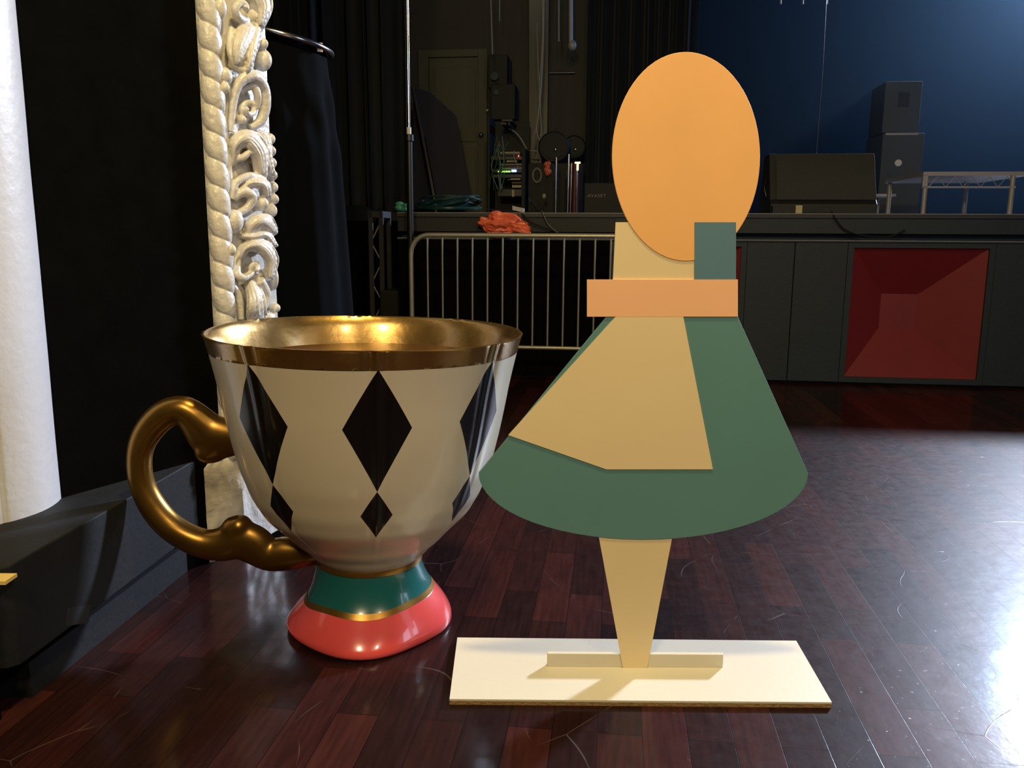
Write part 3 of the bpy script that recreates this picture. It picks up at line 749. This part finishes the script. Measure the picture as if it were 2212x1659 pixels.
# ---------------------------------------------------------------- floor monitor wedge
wa0 = rpx(1657, 455, 0.25)[0]; wa1 = rpx(1884, 455, 0.25)[0]; wz = rpx(1780, 336, 0.45)[1]
wd = thing('stage_monitor', rp((wa0+wa1)/2, 0.4, DECK), 'dark wedge-shaped stage monitor speaker at the stage edge', 'speaker')
hh = wz - DECK
prf = [(0.12, 0), (0.12, hh*0.16), (0.16, hh*0.24), (0.30, hh), (0.50, hh), (0.62, hh*0.3), (0.62, 0)]
mb = MB(); mb.prism([rp(wa0, k, DECK + z) for k, z in prf], A_ * (wa1 - wa0)); mk('cabinet', mb, M['cabinet'], wd, bevel=0.008)
mb = MB()
def gri(u, v):
    k = 0.155 + (0.30-0.155)*v; z = hh*0.235 + hh*0.76*v
    return rp(wa0 + 0.045 + (wa1-wa0-0.06)*u, k - 0.012 - 0.02*math.sin(pi*v), DECK + z)
mb.grid(gri, 12, 12); mk('grille', mb, M['grille'], wd, smooth=True)
mb = MB(); mb.tube(spline([rp(wa0 - 0.006, 0.28, DECK + hh*0.3), rp(wa0 - 0.02, 0.30, DECK + hh*0.45), rp(wa0 - 0.006, 0.33, DECK + hh*0.62)], 5), 0.006, 8); mk('side_handle', mb, M['blackmetal'], wd)
# white boxes beside it
bx0, bz0 = rpx(1668, 458, 0.04); bx1, bz1 = rpx(1718, 443, 0.04)
mb = MB(); mb.rbox(bx0, bx1, 0.03, 0.10, DECK, DECK + 0.055); jb = mk('junction_box', mb, M['cabinet'], bevel=0.004, label='small dark connector box with a pale end on the stage edge before the monitor', cat='connector box')
mb = MB(); mb.rbox(bx1 + 0.002, bx1 + 0.05, 0.03, 0.09, DECK, DECK + 0.06); mk('pale_end', mb, M['beige'], jb, bevel=0.004)

# speaker stack far right
def bxpx(x0, y0, x1, y1, k, d, name, ma, **kw):
    a0, z1 = rpx(x0, y0, k); a1, z0 = rpx(x1, y1, k)
    if 'zmin' in kw: z0 = kw.pop('zmin')
    mb = MB(); mb.rbox(a0, a1, k, k + d, z0, z1); return mk(name, mb, ma, bevel=0.008, **kw)
s2 = bxpx(1908, 288, 1983, 460, 3.2, 0.6, 'bass_speaker', M['greyspk'], zmin=DECK, label='large grey bass speaker at the bottom of the hazy stack upstage right', cat='speaker')
s1 = bxpx(1914, 176, 1984, 286, 3.2, 0.5, 'top_speaker', M['greyspk'], label='grey speaker standing on top of the bass speaker in the haze', cat='speaker')
_, zz1 = rpx(1950, 286, 3.2); _, zz2 = rpx(1950, 288, 3.2)
a0, z1 = rpx(1943, 200, 3.19); a1, z0 = rpx(1963, 230, 3.19)
mb = MB(); mb.rbox(a0, a1, 3.185, 3.2, z0, z1); mk('connector_plate', mb, M['cabinet'], s1)
a0, z0 = rpx(1940, 352, 3.19); mb = MB(); mb.tube([rp(a0, 3.2, z0), rp(a0, 3.18, z0)], 0.035, 20); mk('round_badge', mb, M['white'], s2)
mb = MB(); a0 = rpx(1912, 300, 3.2)[0]; a1 = rpx(1982, 300, 3.2)[0]; zq = wl(s2).z
mb.rbox(a0, a1, 3.19, 3.2, rpx(1950, 292, 3.2)[1], rpx(1950, 287, 3.2)[1]); mk('top_edge', mb, M['alu'], s2)

# staging riser with lattice edge
kr = 1.1
ra0, rz1 = rpx(1995, 371, kr); ra1, _ = rpx(2212, 371, kr); ra1 += 0.05; rz0 = rpx(2050, 404, kr)[1]; rzm = rpx(2050, 381, kr)[1]
rs = thing('staging_riser', rp((ra0+ra1)/2, kr + 0.5, DECK), 'low aluminium staging riser with a zigzag lattice edge at far right on the stage', 'riser')
mb = MB(); mb.rbox(ra0, ra1, kr, kr + 1.0, rzm + 0.005, rz1); mk('platform', mb, M['alu'], rs)
mb = MB(); mb.rbox(ra0, ra1 - 0.1, kr, kr + 0.02, rz0 - 0.008, rz0 + 0.006); mb.rbox(ra0, ra0 + 0.04, kr, kr + 0.03, rz0 - 0.01, rzm + 0.01); mk('lower_rail', mb, M['alu'], rs)
nz = 5; step = (ra1 - 0.1 - ra0 - 0.05) / nz; pts = []
for i in range(nz):
    pts += [rp(ra0 + 0.05 + step*i, kr + 0.01, rz0), rp(ra0 + 0.05 + step*(i+0.5), kr + 0.01, rzm)]
pts.append(rp(ra0 + 0.05 + step*nz, kr + 0.01, rz0))
mb = MB(); mb.tube(pts, 0.005, 6); mk('lattice', mb, M['alu'], rs)
for aa, kk in ((ra0 + 0.03, kr + 0.02), (ra1 - 0.12, kr + 0.02), (ra0 + 0.03, kr + 0.95), (ra1 - 0.12, kr + 0.95)):
    mb = MB(); mb.tube([rp(aa, kk, DECK), rp(aa, kk, rzm + 0.005)], 0.02, 10); mk('leg', mb, M['alu'], rs, smooth=True)
# lower bench left of it
ba0, bz = rpx(1872, 414, kr + 0.4); ba1, _ = rpx(2015, 412, kr + 0.4)
bn = thing('low_bench', rp((ba0+ba1)/2, kr + 0.5, DECK), 'low dark bench behind the wedge monitor, left of the lattice-edged riser', 'bench')
mb = MB(); mb.rbox(ba0, ba1 - 0.1, kr + 1.05, kr + 1.5, bz - 0.012, bz + 0.012); mk('top', mb, M['alu'], bn)
for aa, kk in ((rpx(1929, 440, kr + 0.4)[0], kr + 1.08), (ba0 + 0.03, kr + 1.08), (ba0 + 0.03, kr + 1.45), (ba1 - 0.14, kr + 1.45)):
    mb = MB(); mb.tube([rp(aa, kk, DECK), rp(aa, kk, bz - 0.01)], 0.014, 8); mk('leg', mb, M['alu'], bn, smooth=True)

# cables on the right
def wire(name, pts, r, ma, label, cat='cable', n=8, **kw):
    mb = MB(); mb.tube(spline(pts, n), r, 6); return mk(name, mb, ma, smooth=True, label=label, cat=cat, **kw)
wire('hanging_cable', [rw(1787, -40, 0.75), rw(1778, 130, 0.75), rw(1770, 240, 0.75), rw(1763, 345, 0.75), rw(1762, 440, 0.75)], 0.003, M['cable'], 'thin pale cable hanging straight down behind the wedge monitor')
z_ = DECK + 0.008
wire('power_cable', [rw(1725, 458, 0.05), rw(1790, 456, 0.03), rw(1803, 470, -0.01), rw(1823, 494, -0.01), rw(1860, 508, -0.012), rw(1920, 511, -0.014), rw(1955, 497, 0.0)], 0.005, M['cable'], 'grey cable dropping over the stage edge beside the small connector box')
for x, g in ((1687, 'leftmost'), (1735, 'middle'), (1787, 'rightmost')):
    wire('dangling_rope', [rw(x, -60, 2.4), rw(x, -20, 2.4), rw(x - 1, 9, 2.4)], 0.008, M['cablegrey'], '%s of three short pale cord ends at the top of the dark backdrop' % g, 'cord', group='cord ends above the stage')

# ---------------------------------------------------------------- back of the stage
KB = 4.4
mb = MB(); mb.rbox(rpx(560, 300, KB)[0], rpx(1345, 300, KB)[0], KB, KB + 0.1, DECK - 0.2, 6.5); mk('wall_back', mb, M['wallgrey'], kind='structure')
def curtain(name, px0, px1, k, z0, z1, folds, amp, ma, label, cat='curtain', seed=0, hem=None, taper=0.0, group=None):
    a0 = rpx(px0, 300, k)[0]; a1 = rpx(px1, 300, k)[0]; rnd = random.Random(seed); ph = [rnd.uniform(0, 6) for _ in range(6)]
    mb = MB()
    def f(u, v):
        z = z0 + (z1 - z0) * v
        if hem: z = hem(u) + (z1 - hem(u)) * v
        s = u + 0.012*math.sin(9*u + ph[3] + v*1.5)
        d = amp * (math.sin(2*pi*folds*s + ph[0]) * 0.6 + 0.45*math.sin(2*pi*folds*1.7*s + ph[1] + v) + 0.3*math.sin(2*pi*folds*0.47*s + ph[2]))
        uu = 0.5 + (u - 0.5) * (1 - taper * (1 - v))
        return rp(a0 + (a1-a0)*uu, k + d, z)
    mb.grid(f, int(folds*22), 24)
    o = mk(name, mb, ma, smooth=True, angle=None, label=label, cat=cat, group=group)
    so_ = o.modifiers.new('solid', 'SOLIDIFY'); so_.thickness = 0.004
    return o
ztop = 5.2
hz_ = DECK + 0.03
curtain('side_curtain', 700, 885, 0.75, 0, ztop, 4.5, 0.11, M['velvet'], 'black velvet curtain in deep folds hanging left of the tall pole', seed=4, hem=lambda u: hz_ + 0.10*max(0, u - 0.55) + 0.05*math.sin(5*u))
curtain('side_curtain', 560, 720, 1.3, DECK + 0.02, ztop, 4, 0.09, M['velvet'], 'black curtain behind the cloth-draped round table', seed=9)
curtain('backdrop_curtain', 1265, 1500, KB - 0.35, DECK, 6.4, 11, 0.05, M['velvet'], 'dark folded backdrop curtain upstage left of the blue haze', seed=2)
curtain('backdrop_curtain', 1490, 2600, KB + 1.9, DECK, 7.6, 14, 0.004, M['backdrop'], 'wide flat backdrop cloth lit blue at upper right', seed=5)

# door in the back wall
kd = KB - 0.05
da0, dz1 = rpx(903, 108, kd); da1, _ = rpx(1052, 108, kd)
dr = thing('door_1', rp((da0+da1)/2, kd, DECK), 'olive panelled door', 'door', kind='structure'); del dr['category']; del dr['label']
ia0, iz1 = rpx(925, 124, kd); ia1, _ = rpx(1032, 124, kd)
mb = MB(); mb.rbox(da0, ia0, kd, kd + 0.05, DECK, dz1); mb.rbox(ia1, da1, kd, kd + 0.05, DECK, dz1); mb.rbox(ia0, ia1, kd, kd + 0.05, iz1, dz1); mk('door_frame', mb, M['door'], dr, bevel=0.004)
mb = MB(); mb.rbox(ia0 + .004, ia1 - .004, kd + 0.025, kd + 0.05, DECK, iz1 - .004); lf = mk('door_leaf', mb, M['door'], dr)
pz = rpx(980, 310, kd)[1]
for (z0, z1) in ((pz + 0.02, iz1 - 0.12), (DECK + 0.05, pz - 0.06)):
    mb = MB(); mb.rbox(ia0 + 0.07, ia1 - 0.03, kd + 0.012, kd + 0.025, z0, z1); mk('door_panel', mb, M['door'], lf, bevel=0.008)
kz = rpx(1040, 292, kd)
mb = MB(); mb.ball(rp(kz[0], kd - 0.03, kz[1]), A_*0.03, D_*0.03, Z_*0.03); mk('door_knob', mb, M['chrome'], dr, smooth=True)
mb = MB(); kz = rpx(1053, 239, kd); mb.ball(rp(kz[0], kd - 0.02, kz[1]), A_*0.018, D_*0.015, Z_*0.014); mk('hook', mb, M['white'], dr, smooth=True)

# leaning blue-grey flat and black bars before the door
def quadpx(name, pts, k0, d, ma, label, cat, **kw):
    mb = MB(); mb.prism([rw(x, y, k0) for x, y in pts], D_ * d); return mk(name, mb, ma, label=label, cat=cat, **kw)
quadpx('scenery_flat', [(893, 187), (930, 200), (985, 250), (1022, 452), (893, 452)], 3.6, 0.03, M['bluegrey'], 'blue-grey scenery flat with a sloping edge leaning before the door', 'scenery flat')
wire('leaning_pole', [rw(893, 190, 3.5), rw(938, 425, 3.4), rp(rpx(943, 458, 3.35)[0], 3.35, DECK + 0.01)], 0.025, M['blackmetal'], 'black pole leaning against the blue-grey scenery flat', 'pole', n=2)

# wall speaker and dark boxes above the rack
s3 = bxpx(1055, 118, 1096, 190, 3.9, 0.4, 'wall_speaker', M['cabinet'], label='upper of two black speaker boxes mounted beside the door', cat='speaker')
s4 = bxpx(1060, 182, 1112, 258, 3.85, 0.4, 'wall_speaker', M['cabinet'], label='lower and wider of two black speaker boxes mounted beside the door', cat='speaker')
for (sx, x, y, r) in ((s3, 1068, 165, 0.045), (s4, 1072, 200, 0.03)):
    mb = MB(); a_, z_2 = rpx(x, y, 3.84); mb.tube([rp(a_, 3.90, z_2), rp(a_, 3.83, z_2)], r, 18); mk('driver', mb, M['cableteal'], sx, smooth=True)

# equipment rack with leds
kk_ = 3.4
q0, qz1 = rpx(1054, 320, kk_); q1, _ = rpx(1134, 320, kk_)
rk = thing('equipment_rack', rp((q0+q1)/2, kk_ + 0.2, DECK), 'black equipment rack with green, blue and red lights and tangled patch cables', 'equipment rack')
mb = MB(); mb.rbox(q0, q0 + 0.02, kk_, kk_ + 0.5, DECK, qz1 + 0.35); mb.rbox(q1 - 0.035, q1, kk_, kk_ + 0.5, DECK, qz1 + 0.0); mb.rbox(q0, q1, kk_ + 0.45, kk_ + 0.5, DECK, qz1 + 0.35); mb.rbox(q0 + .02, q1 - .035, kk_ + 0.02, kk_ + 0.45, DECK, DECK + 0.1)
mk('case', mb, M['cabinet'], rk)
for (y0, y1, x0, x1) in ((328, 336, 1080, 1124), (337, 345, 1060, 1127), (346, 351, 1094, 1116), (352, 357, 1078, 1127), (358, 364, 1082, 1127), (365, 373, 1062, 1127), (376, 384, 1062, 1127), (386, 390, 1096, 1125), (392, 397, 1105, 1126), (399, 406, 1106, 1126), (408, 424, 1076, 1126)):
    a0, z1 = rpx(x0, y0, kk_); a1, z0 = rpx(x1, y1, kk_)
    mb = MB(); pale = (y0, y1) in ((346, 351), (399, 406)); mb.rbox(a0, a1, kk_ + (0.0 if pale else 0.015), kk_ + 0.4, z0 + 0.003, z1 - 0.003)
    mk('rack_unit', mb, M['beige'] if pale else M['blackmetal'], rk)
for y, x0, x1, t in ((330, 1080, 1122, 3), (348, 1100, 1118, 1), (356, 1082, 1127, 1.3), (364, 1086, 1127, 1.5), (387, 1103, 1124, 3)):
    a0, z1 = rpx(x0, y, kk_ - 0.01); a1, _ = rpx(x1, y, kk_ - 0.01)
    mb = MB(); mb.rbox(a0, a1, kk_ - 0.01, kk_ + 0.02, z1 - 0.003*t, z1 + 0.003*t); mk('strip', mb, M['beige'], rk)
for x in (1077, 1085, 1089, 1093, 1097, 1101):
    a0, z0 = rpx(x, 370.5, kk_ - 0.01); mb = MB(); mb.ball(rp(a0, kk_ - 0.005, z0), A_*0.008, D_*0.008, Z_*0.008, 8, 6); mk('green_light', mb, M['ledgreen'], rk)
a0, z0 = rpx(1110, 369, kk_ - 0.01); mb = MB(); mb.rbox(a0 - 0.028, a0 + 0.028, kk_ - 0.012, kk_ + 0.01, z0 - 0.012, z0 + 0.012); mk('blue_display', mb, M['ledblue'], rk, bevel=0.004)
a0, z0 = rpx(1120, 337, kk_ - 0.01); mb = MB(); mb.ball(rp(a0, kk_ - 0.005, z0), A_*0.007, D_*0.007, Z_*0.011, 8, 6); mk('red_light', mb, M['ledred'], rk)
rnd = random.Random(3)
for i in range(9):
    x = 1062 + rnd.uniform(0, 30); pts = [rw(x + 8 + rnd.uniform(-6, 8), 300 + rnd.uniform(-6, 22), kk_ - .06)]
    for j in range(4): pts.append(rw(x + rnd.uniform(-7, 9), 325 + 28*j + rnd.uniform(-4, 4), kk_ - .05 - rnd.uniform(0, .04)))
    mb = MB(); mb.tube(spline(pts, 5), 0.0035, 5); mk('patch_cable', mb, M['cablegreen'] if i % 3 else M['cablegrey'], rk, smooth=True)
mb = MB(); mb.tube(spline([rw(1111, 325, kk_-.05), rw(1110, 337, kk_-.05), rw(1114, 350, kk_-.05), rw(1120, 365, kk_-.04)], 5), 0.004, 6); mk('patch_cable', mb, M['cablegrey'], rk)
for (x0, y0, x1, y1) in ((1106, 410, 1111, 425), (1084, 258, 1106, 262), (1082, 265, 1094, 269), (1098, 264, 1101, 271)):
    a0, z1 = rpx(x0, y0, kk_ - .02); a1, z0 = rpx(x1, y1, kk_ - .02)
    mb = MB(); mb.rbox(a0, a1, kk_ - 0.02, kk_ + 0.01 if y0 > 300 else kk_ + 0.45, z0, z1); mk('plug' if y0 > 300 else 'shelf_bracket', mb, M['beige'] if y0 > 300 else M['blackmetal'], rk)

# cables hanging down the middle of the wall
kc = 3.7
for i, (pts, r, l) in enumerate((
    ([(1060, -20), (1062, 60), (1064, 117)], 0.008, 'pale conduit pipe coming down beside the door top'),
    ([(1079, -20), (1079, 46)], 0.006, 'short thin cable end at the top edge near the door'),
    ([(1171, -20), (1172, 60), (1170, 110), (1165, 190), (1164, 240), (1158, 275), (1150, 320)], 0.006, 'grey cable running down the wall and slanting left to the rack'),
    ([(1174, -20), (1173, 80), (1169, 180), (1163, 245), (1159, 280), (1166, 305), (1170, 318), (1164, 326), (1145, 325)], 0.010, 'thick grey cable looping into a hook above the rack'),
    ([(1160, 50), (1162, 130), (1168, 240), (1168, 330), (1166, 400)], 0.005, 'thin dark cable hanging vertically right of the rack'),
    ([(1096, 276), (1112, 285), (1125, 300), (1134, 316), (1138, 322)], 0.009, 'short grey cable curving from the shelf down over the rack'),
    ([(1207, -20), (1207, 90)], 0.008, 'thin vertical pipe left of the wall duct'),
)):
    wire('wall_cable', [rw(x, y, kc) for x, y in pts], r, M['cablegrey'], l)
quadpx('wall_post', [(1143, -40), (1186, -40), (1180, 455), (1143, 455)], KB - 0.2, 0.19, M['blackmetal'], 'dark vertical post carrying the hanging cables on the back wall', 'post')
mb = MB(); mb.tube([rw(1233, -60, 3.8), rw(1233, 102, 3.8)], 0.026, 12); mb.ball(rw(1236, 98, 3.8), A_*0.05, D_*0.04, Z_*0.06); mk('wall_duct', mb, M['alu'], smooth=True, label='pale vertical duct pipe ending in an elbow high on the back wall', cat='pipe')
wire('hook_rail', [rw(1177, 160, KB - 0.02), rw(1180, 158, KB - 0.02), rw(1242, 157, KB - 0.02)], 0.016, M['blackmetal'], 'short dark horizontal rail on the back wall right of the post', 'rail', n=2)
# hung coil
def coil(name, px, py, k, rx, rz, r, loops, ma, label, tilt=0.0, cat='cable coil', flatk=0.0, spread=0.1, lift=0.0):
    c = rw(px, py, k); pts = []; rnd = random.Random(px)
    for i in range(loops * 24):
        t = 2*pi*i/24; w1 = 1 - spread + spread*math.sin(t*0.37 + 1) + rnd.uniform(-.015, .015)
        pts.append(c + A_*(rx*w1*math.cos(t)) + Z_*(rz*w1*math.sin(t)) + D_*(flatk*math.sin(t)*w1 + 0.012*math.sin(t*0.21)) + Z_*(lift*(0.5 + 0.5*math.sin(t*0.83 + 2))*(0.6 + 0.4*math.sin(t*0.21))))
    mb = MB(); mb.tube(pts, r, 5); return mk(name, mb, ma, smooth=True, label=label, cat=cat)
coil('hung_cable_coil', 1160, 379, 3.58, 0.055, 0.085, 0.005, 7, M['cablegrey'], 'grey cable coil hung on the flight case right of the rack')
coil('stage_cable_coil', 968, 450, 1.2, 0.30, 0.012, 0.010, 14, M['cableteal'], 'dark teal cable coil lying on the stage beside the tall pole', flatk=0.26, spread=0.28, lift=0.11)
# stacked round drum cases
for x, y, r, l in ((1196, 318, 32, 'larger round black drum case standing behind the chrome stands'), (1240, 318, 25, 'smaller round black drum case right of the larger one')):
    c = rw(x, y, 3.6 if x < 1220 else 3.96); rr = r*10.2/FPX
    mb = MB(); mb.tube([c, c + D_*0.35], rr, 32); o = mk('drum_case', mb, M['cabinet'], smooth=True, bevel=0.02, label=l, cat='drum case')
    mb = MB(); mb.tube([c - D_*0.02, c + D_*0.0], rr*0.72, 28); mk('lid', mb, M['cabinet'], o, smooth=True)
    mb = MB(); mb.ball(c - D_*0.03 + A_*0.02 - Z_*0.03, A_*0.012, D_*0.01, Z_*0.02, 8, 6); mk('latch', mb, M['chrome'], o, smooth=True)
c0 = rw(1215, 400, 3.55)
mb = MB(); mb.rbox(rpx(1140, 400, 3.6)[0], rpx(1258, 400, 3.6)[0], 3.6, 4.0, DECK, rpx(1200, 352, 3.6)[1]); mk('flight_case', mb, M['cabinet'], bevel=0.01, label='wide black flight case under the two round drum cases', cat='case')
for x0, y0, x1, y1, r, l in ((1202, 340, 1200, 455, 0.010, 'leftmost thin chrome pole standing on the stage right of the rack'), (1229, 333, 1226, 457, 0.013, 'tallest and brightest chrome pole right of the rack'), (1235, 352, 1232, 457, 0.008, 'thin chrome pole close behind the tallest one'), (1247, 352, 1246, 457, 0.008, 'short chrome pole at the right with a clamp on top')):
    mb = MB(); p = rw(x0, y0, 2.9); b_ = rpx(x1, y1, 2.9)[0]; mb.tube([rp(b_, 2.9, DECK), p], r, 10); o = mk('chrome_stand', mb, M['chrome'], smooth=True, label=l, cat='stand')
    if x0 == 1247:
        mb = MB(); mb.rbox(b_ - 0.03, b_ + 0.03, 2.87, 2.93, p.z - 0.01, p.z + 0.01); mb.rbox(b_ - 0.012, b_ + 0.012, 2.88, 2.92, p.z - 0.08, p.z - 0.01); mk('clamp', mb, M['chrome'], o)
mb = MB(); mb.tube([rp(rpx(1241, 455, 3.1)[0], 3.1, DECK), rw(1243, 350, 3.1)], 0.05, 20); mk('maroon_tube', mb, M['maroon'], smooth=True, label='upright maroon tube standing among the chrome poles', cat='tube')
mb = MB()
for dx, dy, r in ((-2, -8, 5), (3, -9, 5), (1, -2, 5), (-1, 4, 6), (3, 8, 6), (0, 11, 5)):
    mb.ball(rw(1182 + dx, 363 + dy, 3.56), A_*r*10/FPX, D_*0.02, Z_*r*1.2*10/FPX, 10, 8)
mk('work_glove', mb, M['orange'], smooth=True, label='small orange glove hanging on the flight case', cat='glove')
mb = MB(); mb.ball(rw(1175, 424, 3.2), A_*0.022, D_*0.02, Z_*0.03, 10, 8); mk('cable_plug', mb, M['beige'], smooth=True, label='pale round plug low between rack and chrome poles', cat='plug')
wire('loose_cable', [rw(1141, 400, 3.2), rw(1142, 425, 3.1), rw(1150, 440, 2.9), rp(rpx(1175, 455, 2.6)[0], 2.6, DECK + 0.006)], 0.006, M['cable'], 'dark loose cable curving down to the stage right of the rack')
# dark case with pale worn lettering
o = bxpx(1262, 395, 1345, 458, 2.4, 0.5, 'lettered_case', M['cabinet'], zmin=DECK, label='black case with a small line of pale letters, left of the painted board', cat='case')
tcv = bpy.data.curves.new('lettering', 'FONT'); tcv.body = 'AVASET'; tcv.size = 0.045; tcv.extrude = 0.001; tcv.space_character = 1.25
dg = bpy.data.objects.new('tmp', tcv); COL.objects.link(dg); bpy.context.view_layer.update()
me = bpy.data.meshes.new_from_object(dg); bpy.data.objects.remove(dg)
lt = bpy.data.objects.new('lettering', me); COL.objects.link(lt); me.materials.append(M['cablegrey'])
pp = rw(1269, 426, 2.395); lt.parent = o; lt.location = pp - o.location; lt.rotation_euler = (pi/2, 0, -TH)

# things on the stage edge left: connector, cables
mb = MB(); p = rw(1120, 452, 0.25); mb.obox(p, A_*0.045 - Z_*0.01, D_*0.02, Z_*0.016); mk('cable_connector', mb, M['alu'], label='pale multipin connector lying on the stage edge above the orange bag', cat='connector')
wire('edge_cable', [rw(1050, 452, 0.2), rw(1115, 458, 0.15), rw(1126, 461, 0.0), rw(1148, 480, -0.02), rw(1180, 493, -0.02), rw(1208, 503, -0.02)], 0.005, M['cable'], 'black cable running from the connector down over the stage edge')
wire('edge_cable', [rw(1130, 460, 0.1), rw(1165, 454, 0.05), rw(1172, 460, -0.01), rw(1185, 485, -0.02), rw(1205, 503, -0.02)], 0.005, M['cable'], 'black cable looping over the stage edge right of the connector')
# green leaves/plastic and clutter by the pole
mb = MB(); p = rp(rpx(868, 446, 0.15)[0], 0.15, DECK + 0.045)
rnd = random.Random(8)
for i in range(9):
    d = V((rnd.uniform(-1, 1), rnd.uniform(-1, 1), rnd.uniform(-1, 1))).normalized()
    mb.ball(p + d*0.03, A_*0.035, D_*0.02, Z_*0.02, 8, 6)
mk('green_cloth', mb, M['greenleaf'], smooth=True, label='small crumpled green cloth beside the pole on the stage edge', cat='cloth')

# tall pole stand by the barrier
kp = -0.2
ap = rpx(886, 460, kp)[0]; at_ = rpx(889, 0, kp)
sdn = thing('pole_stand', rp(ap, kp, 0), 'tall black telescopic pole with a bright upper tube and white collar', 'pole stand')
zc = rpx(886, 283, kp)[1]; z290 = rpx(886, 292, kp)[1]
mb = MB(); mb.tube([rp(ap, kp, 0.04), rp(ap, kp, z290)], 0.024, 14); mk('lower_tube', mb, M['blackmetal'], sdn, smooth=True)
mb = MB(); mb.tube([rp(ap, kp, z290), rp(ap, kp, 3.6)], 0.0125, 12); mk('upper_tube', mb, M['chrome'], sdn, smooth=True)
mb = MB(); mb.tube([rp(ap, kp, z290 + 0.005), rp(ap, kp, zc + 0.025)], 0.017, 14); mk('collar', mb, M['white'], sdn, smooth=True)
mb = MB(); mb.tube([rp(ap, kp, z290 - 0.045), rp(ap, kp, z290 + 0.005)], 0.034, 16); mk('clamp', mb, M['blackmetal'], sdn, smooth=True, bevel=0.004)
mb = MB(); mb.lathe(rp(ap, kp, 0), [(0.16, 0), (0.16, 0.02), (0.05, 0.04), (0.024, 0.08)], seg=32); mk('base', mb, M['blackmetal'], sdn, smooth=True)

# truss tower with lattice below the curtain
kt = 0.2
tr = thing('truss_tower', rw(818, 700, kt) * 1, 'dark grey box truss tower standing under the curtain left of the pole', 'truss')
tz1 = rpx(815, 456, kt)[1]; tl = rpx(800, 500, kt)[0]; tm = rpx(811, 500, kt)[0]
tr.location = rp(tl + 0.05, kt, 0)
def tbar(a, k, z0=0.0): 
    mb = MB(); mb.rbox(a - 0.018, a + 0.018, k, k + 0.03, z0, tz1); mk('chord', mb, M['bluegrey'], tr, bevel=0.004)
ta = rpx(791, 500, kt)[0]; tb = rpx(806, 500, kt)[0]
for a in (tl - 0.0, tl + 0.085):
    for k in (kt, kt + 0.22): tbar(a, k)
mb = MB(); mb.rbox(tl - 0.018, tl + 0.103, kt, kt + 0.25, tz1 - 0.05, tz1 - 0.0); mk('top_plate', mb, M['bluegrey'], tr)
pts = []
zz = tz1 - 0.08; i = 0
while zz > 0.05:
    pts.append(rp(tl + (0.0 if i % 2 else 0.085), kt + 0.012, zz)); zz -= 0.16; i += 1
mb = MB(); mb.tube(pts, 0.006, 6); mk('lattice', mb, M['alu'], tr)

# cloth-draped round table behind the ornament
DY = 4.0
tcx = at_y(592, 90, DY); tt = tcx.z
dt = thing('draped_table', (tcx.x, DY, 0), 'tall round black cloth-draped table with a chrome rim behind the plaster moulding', 'table')
def drf(t, r, z):
    f = max(0.0, min(1.0, (tt - z) / 0.5)); ff = (tt - z) / tt
    rr = 0.225 + 0.02 * f + 0.07 * min(1, ff * 1.4) + 0.010 * f * math.sin(9*t + 2.0*ff) + 0.007 * f * math.sin(14*t + 1)
    tw = 0.005 * math.exp(-((z - (tt - 0.32)) / 0.18) ** 2) * math.sin(8*t + 22*(z - tt))
    return rr + tw, z
zs_ = [0.01 + (tt - 0.03) * i / 60 for i in range(61)]
mb = MB(); mb.lathe((tcx.x, DY, 0), [(1, z) for z in zs_], seg=180, fn=drf); mk('cloth', mb, M['drape'], dt, smooth=True, angle=60)
mb = MB(); cpt = [V((tcx.x + 0.252*math.cos(2*pi*i/48), DY + 0.252*math.sin(2*pi*i/48), tt - 0.045*math.cos(2*pi*i/48))) for i in range(48)]
mb.tube(cpt, 0.014, 12, closed=True); mk('chrome_rim', mb, M['chrome'], dt, smooth=True)
mb = MB(); p = at_y(691, 102, DY - 0.10); mb.obox(p, (0.011, 0.006, 0), (0.0005, -0.001, 0), (0, 0, 0.019)); mk('white_tag', mb, M['white'], dt)
# low black box between drape and barrier
o = bxpx(820, 628, 872, 700, 0.1, 0.35, 'floor_case', M['cabinet'], zmin=0.0, label='dark floor case beside the pole, below the stage edge', cat='case')

# ---------------------------------------------------------------- haze hanging over the stage
mb = MB(); mb.rbox(-1.2, 9.0, 2.6, 6.2, DECK + 0.02, 7.4)
hz = mk('haze', mb, None, label='thin stage haze glowing blue at upper right', cat='haze', kind='stuff')
ma = bpy.data.materials.new('stage_haze'); ma.use_nodes = True; nt = ma.node_tree; nt.nodes.clear()
ou = nt.nodes.new('ShaderNodeOutputMaterial'); vs = nt.nodes.new('ShaderNodeVolumeScatter'); vs.inputs['Color'].default_value = (0.55, 0.8, 1, 1); vs.inputs['Density'].default_value = 0.014; vs.inputs['Anisotropy'].default_value = 0.2
nt.links.new(vs.outputs[0], ou.inputs['Volume']); hz.data.materials.clear(); hz.data.materials.append(ma)
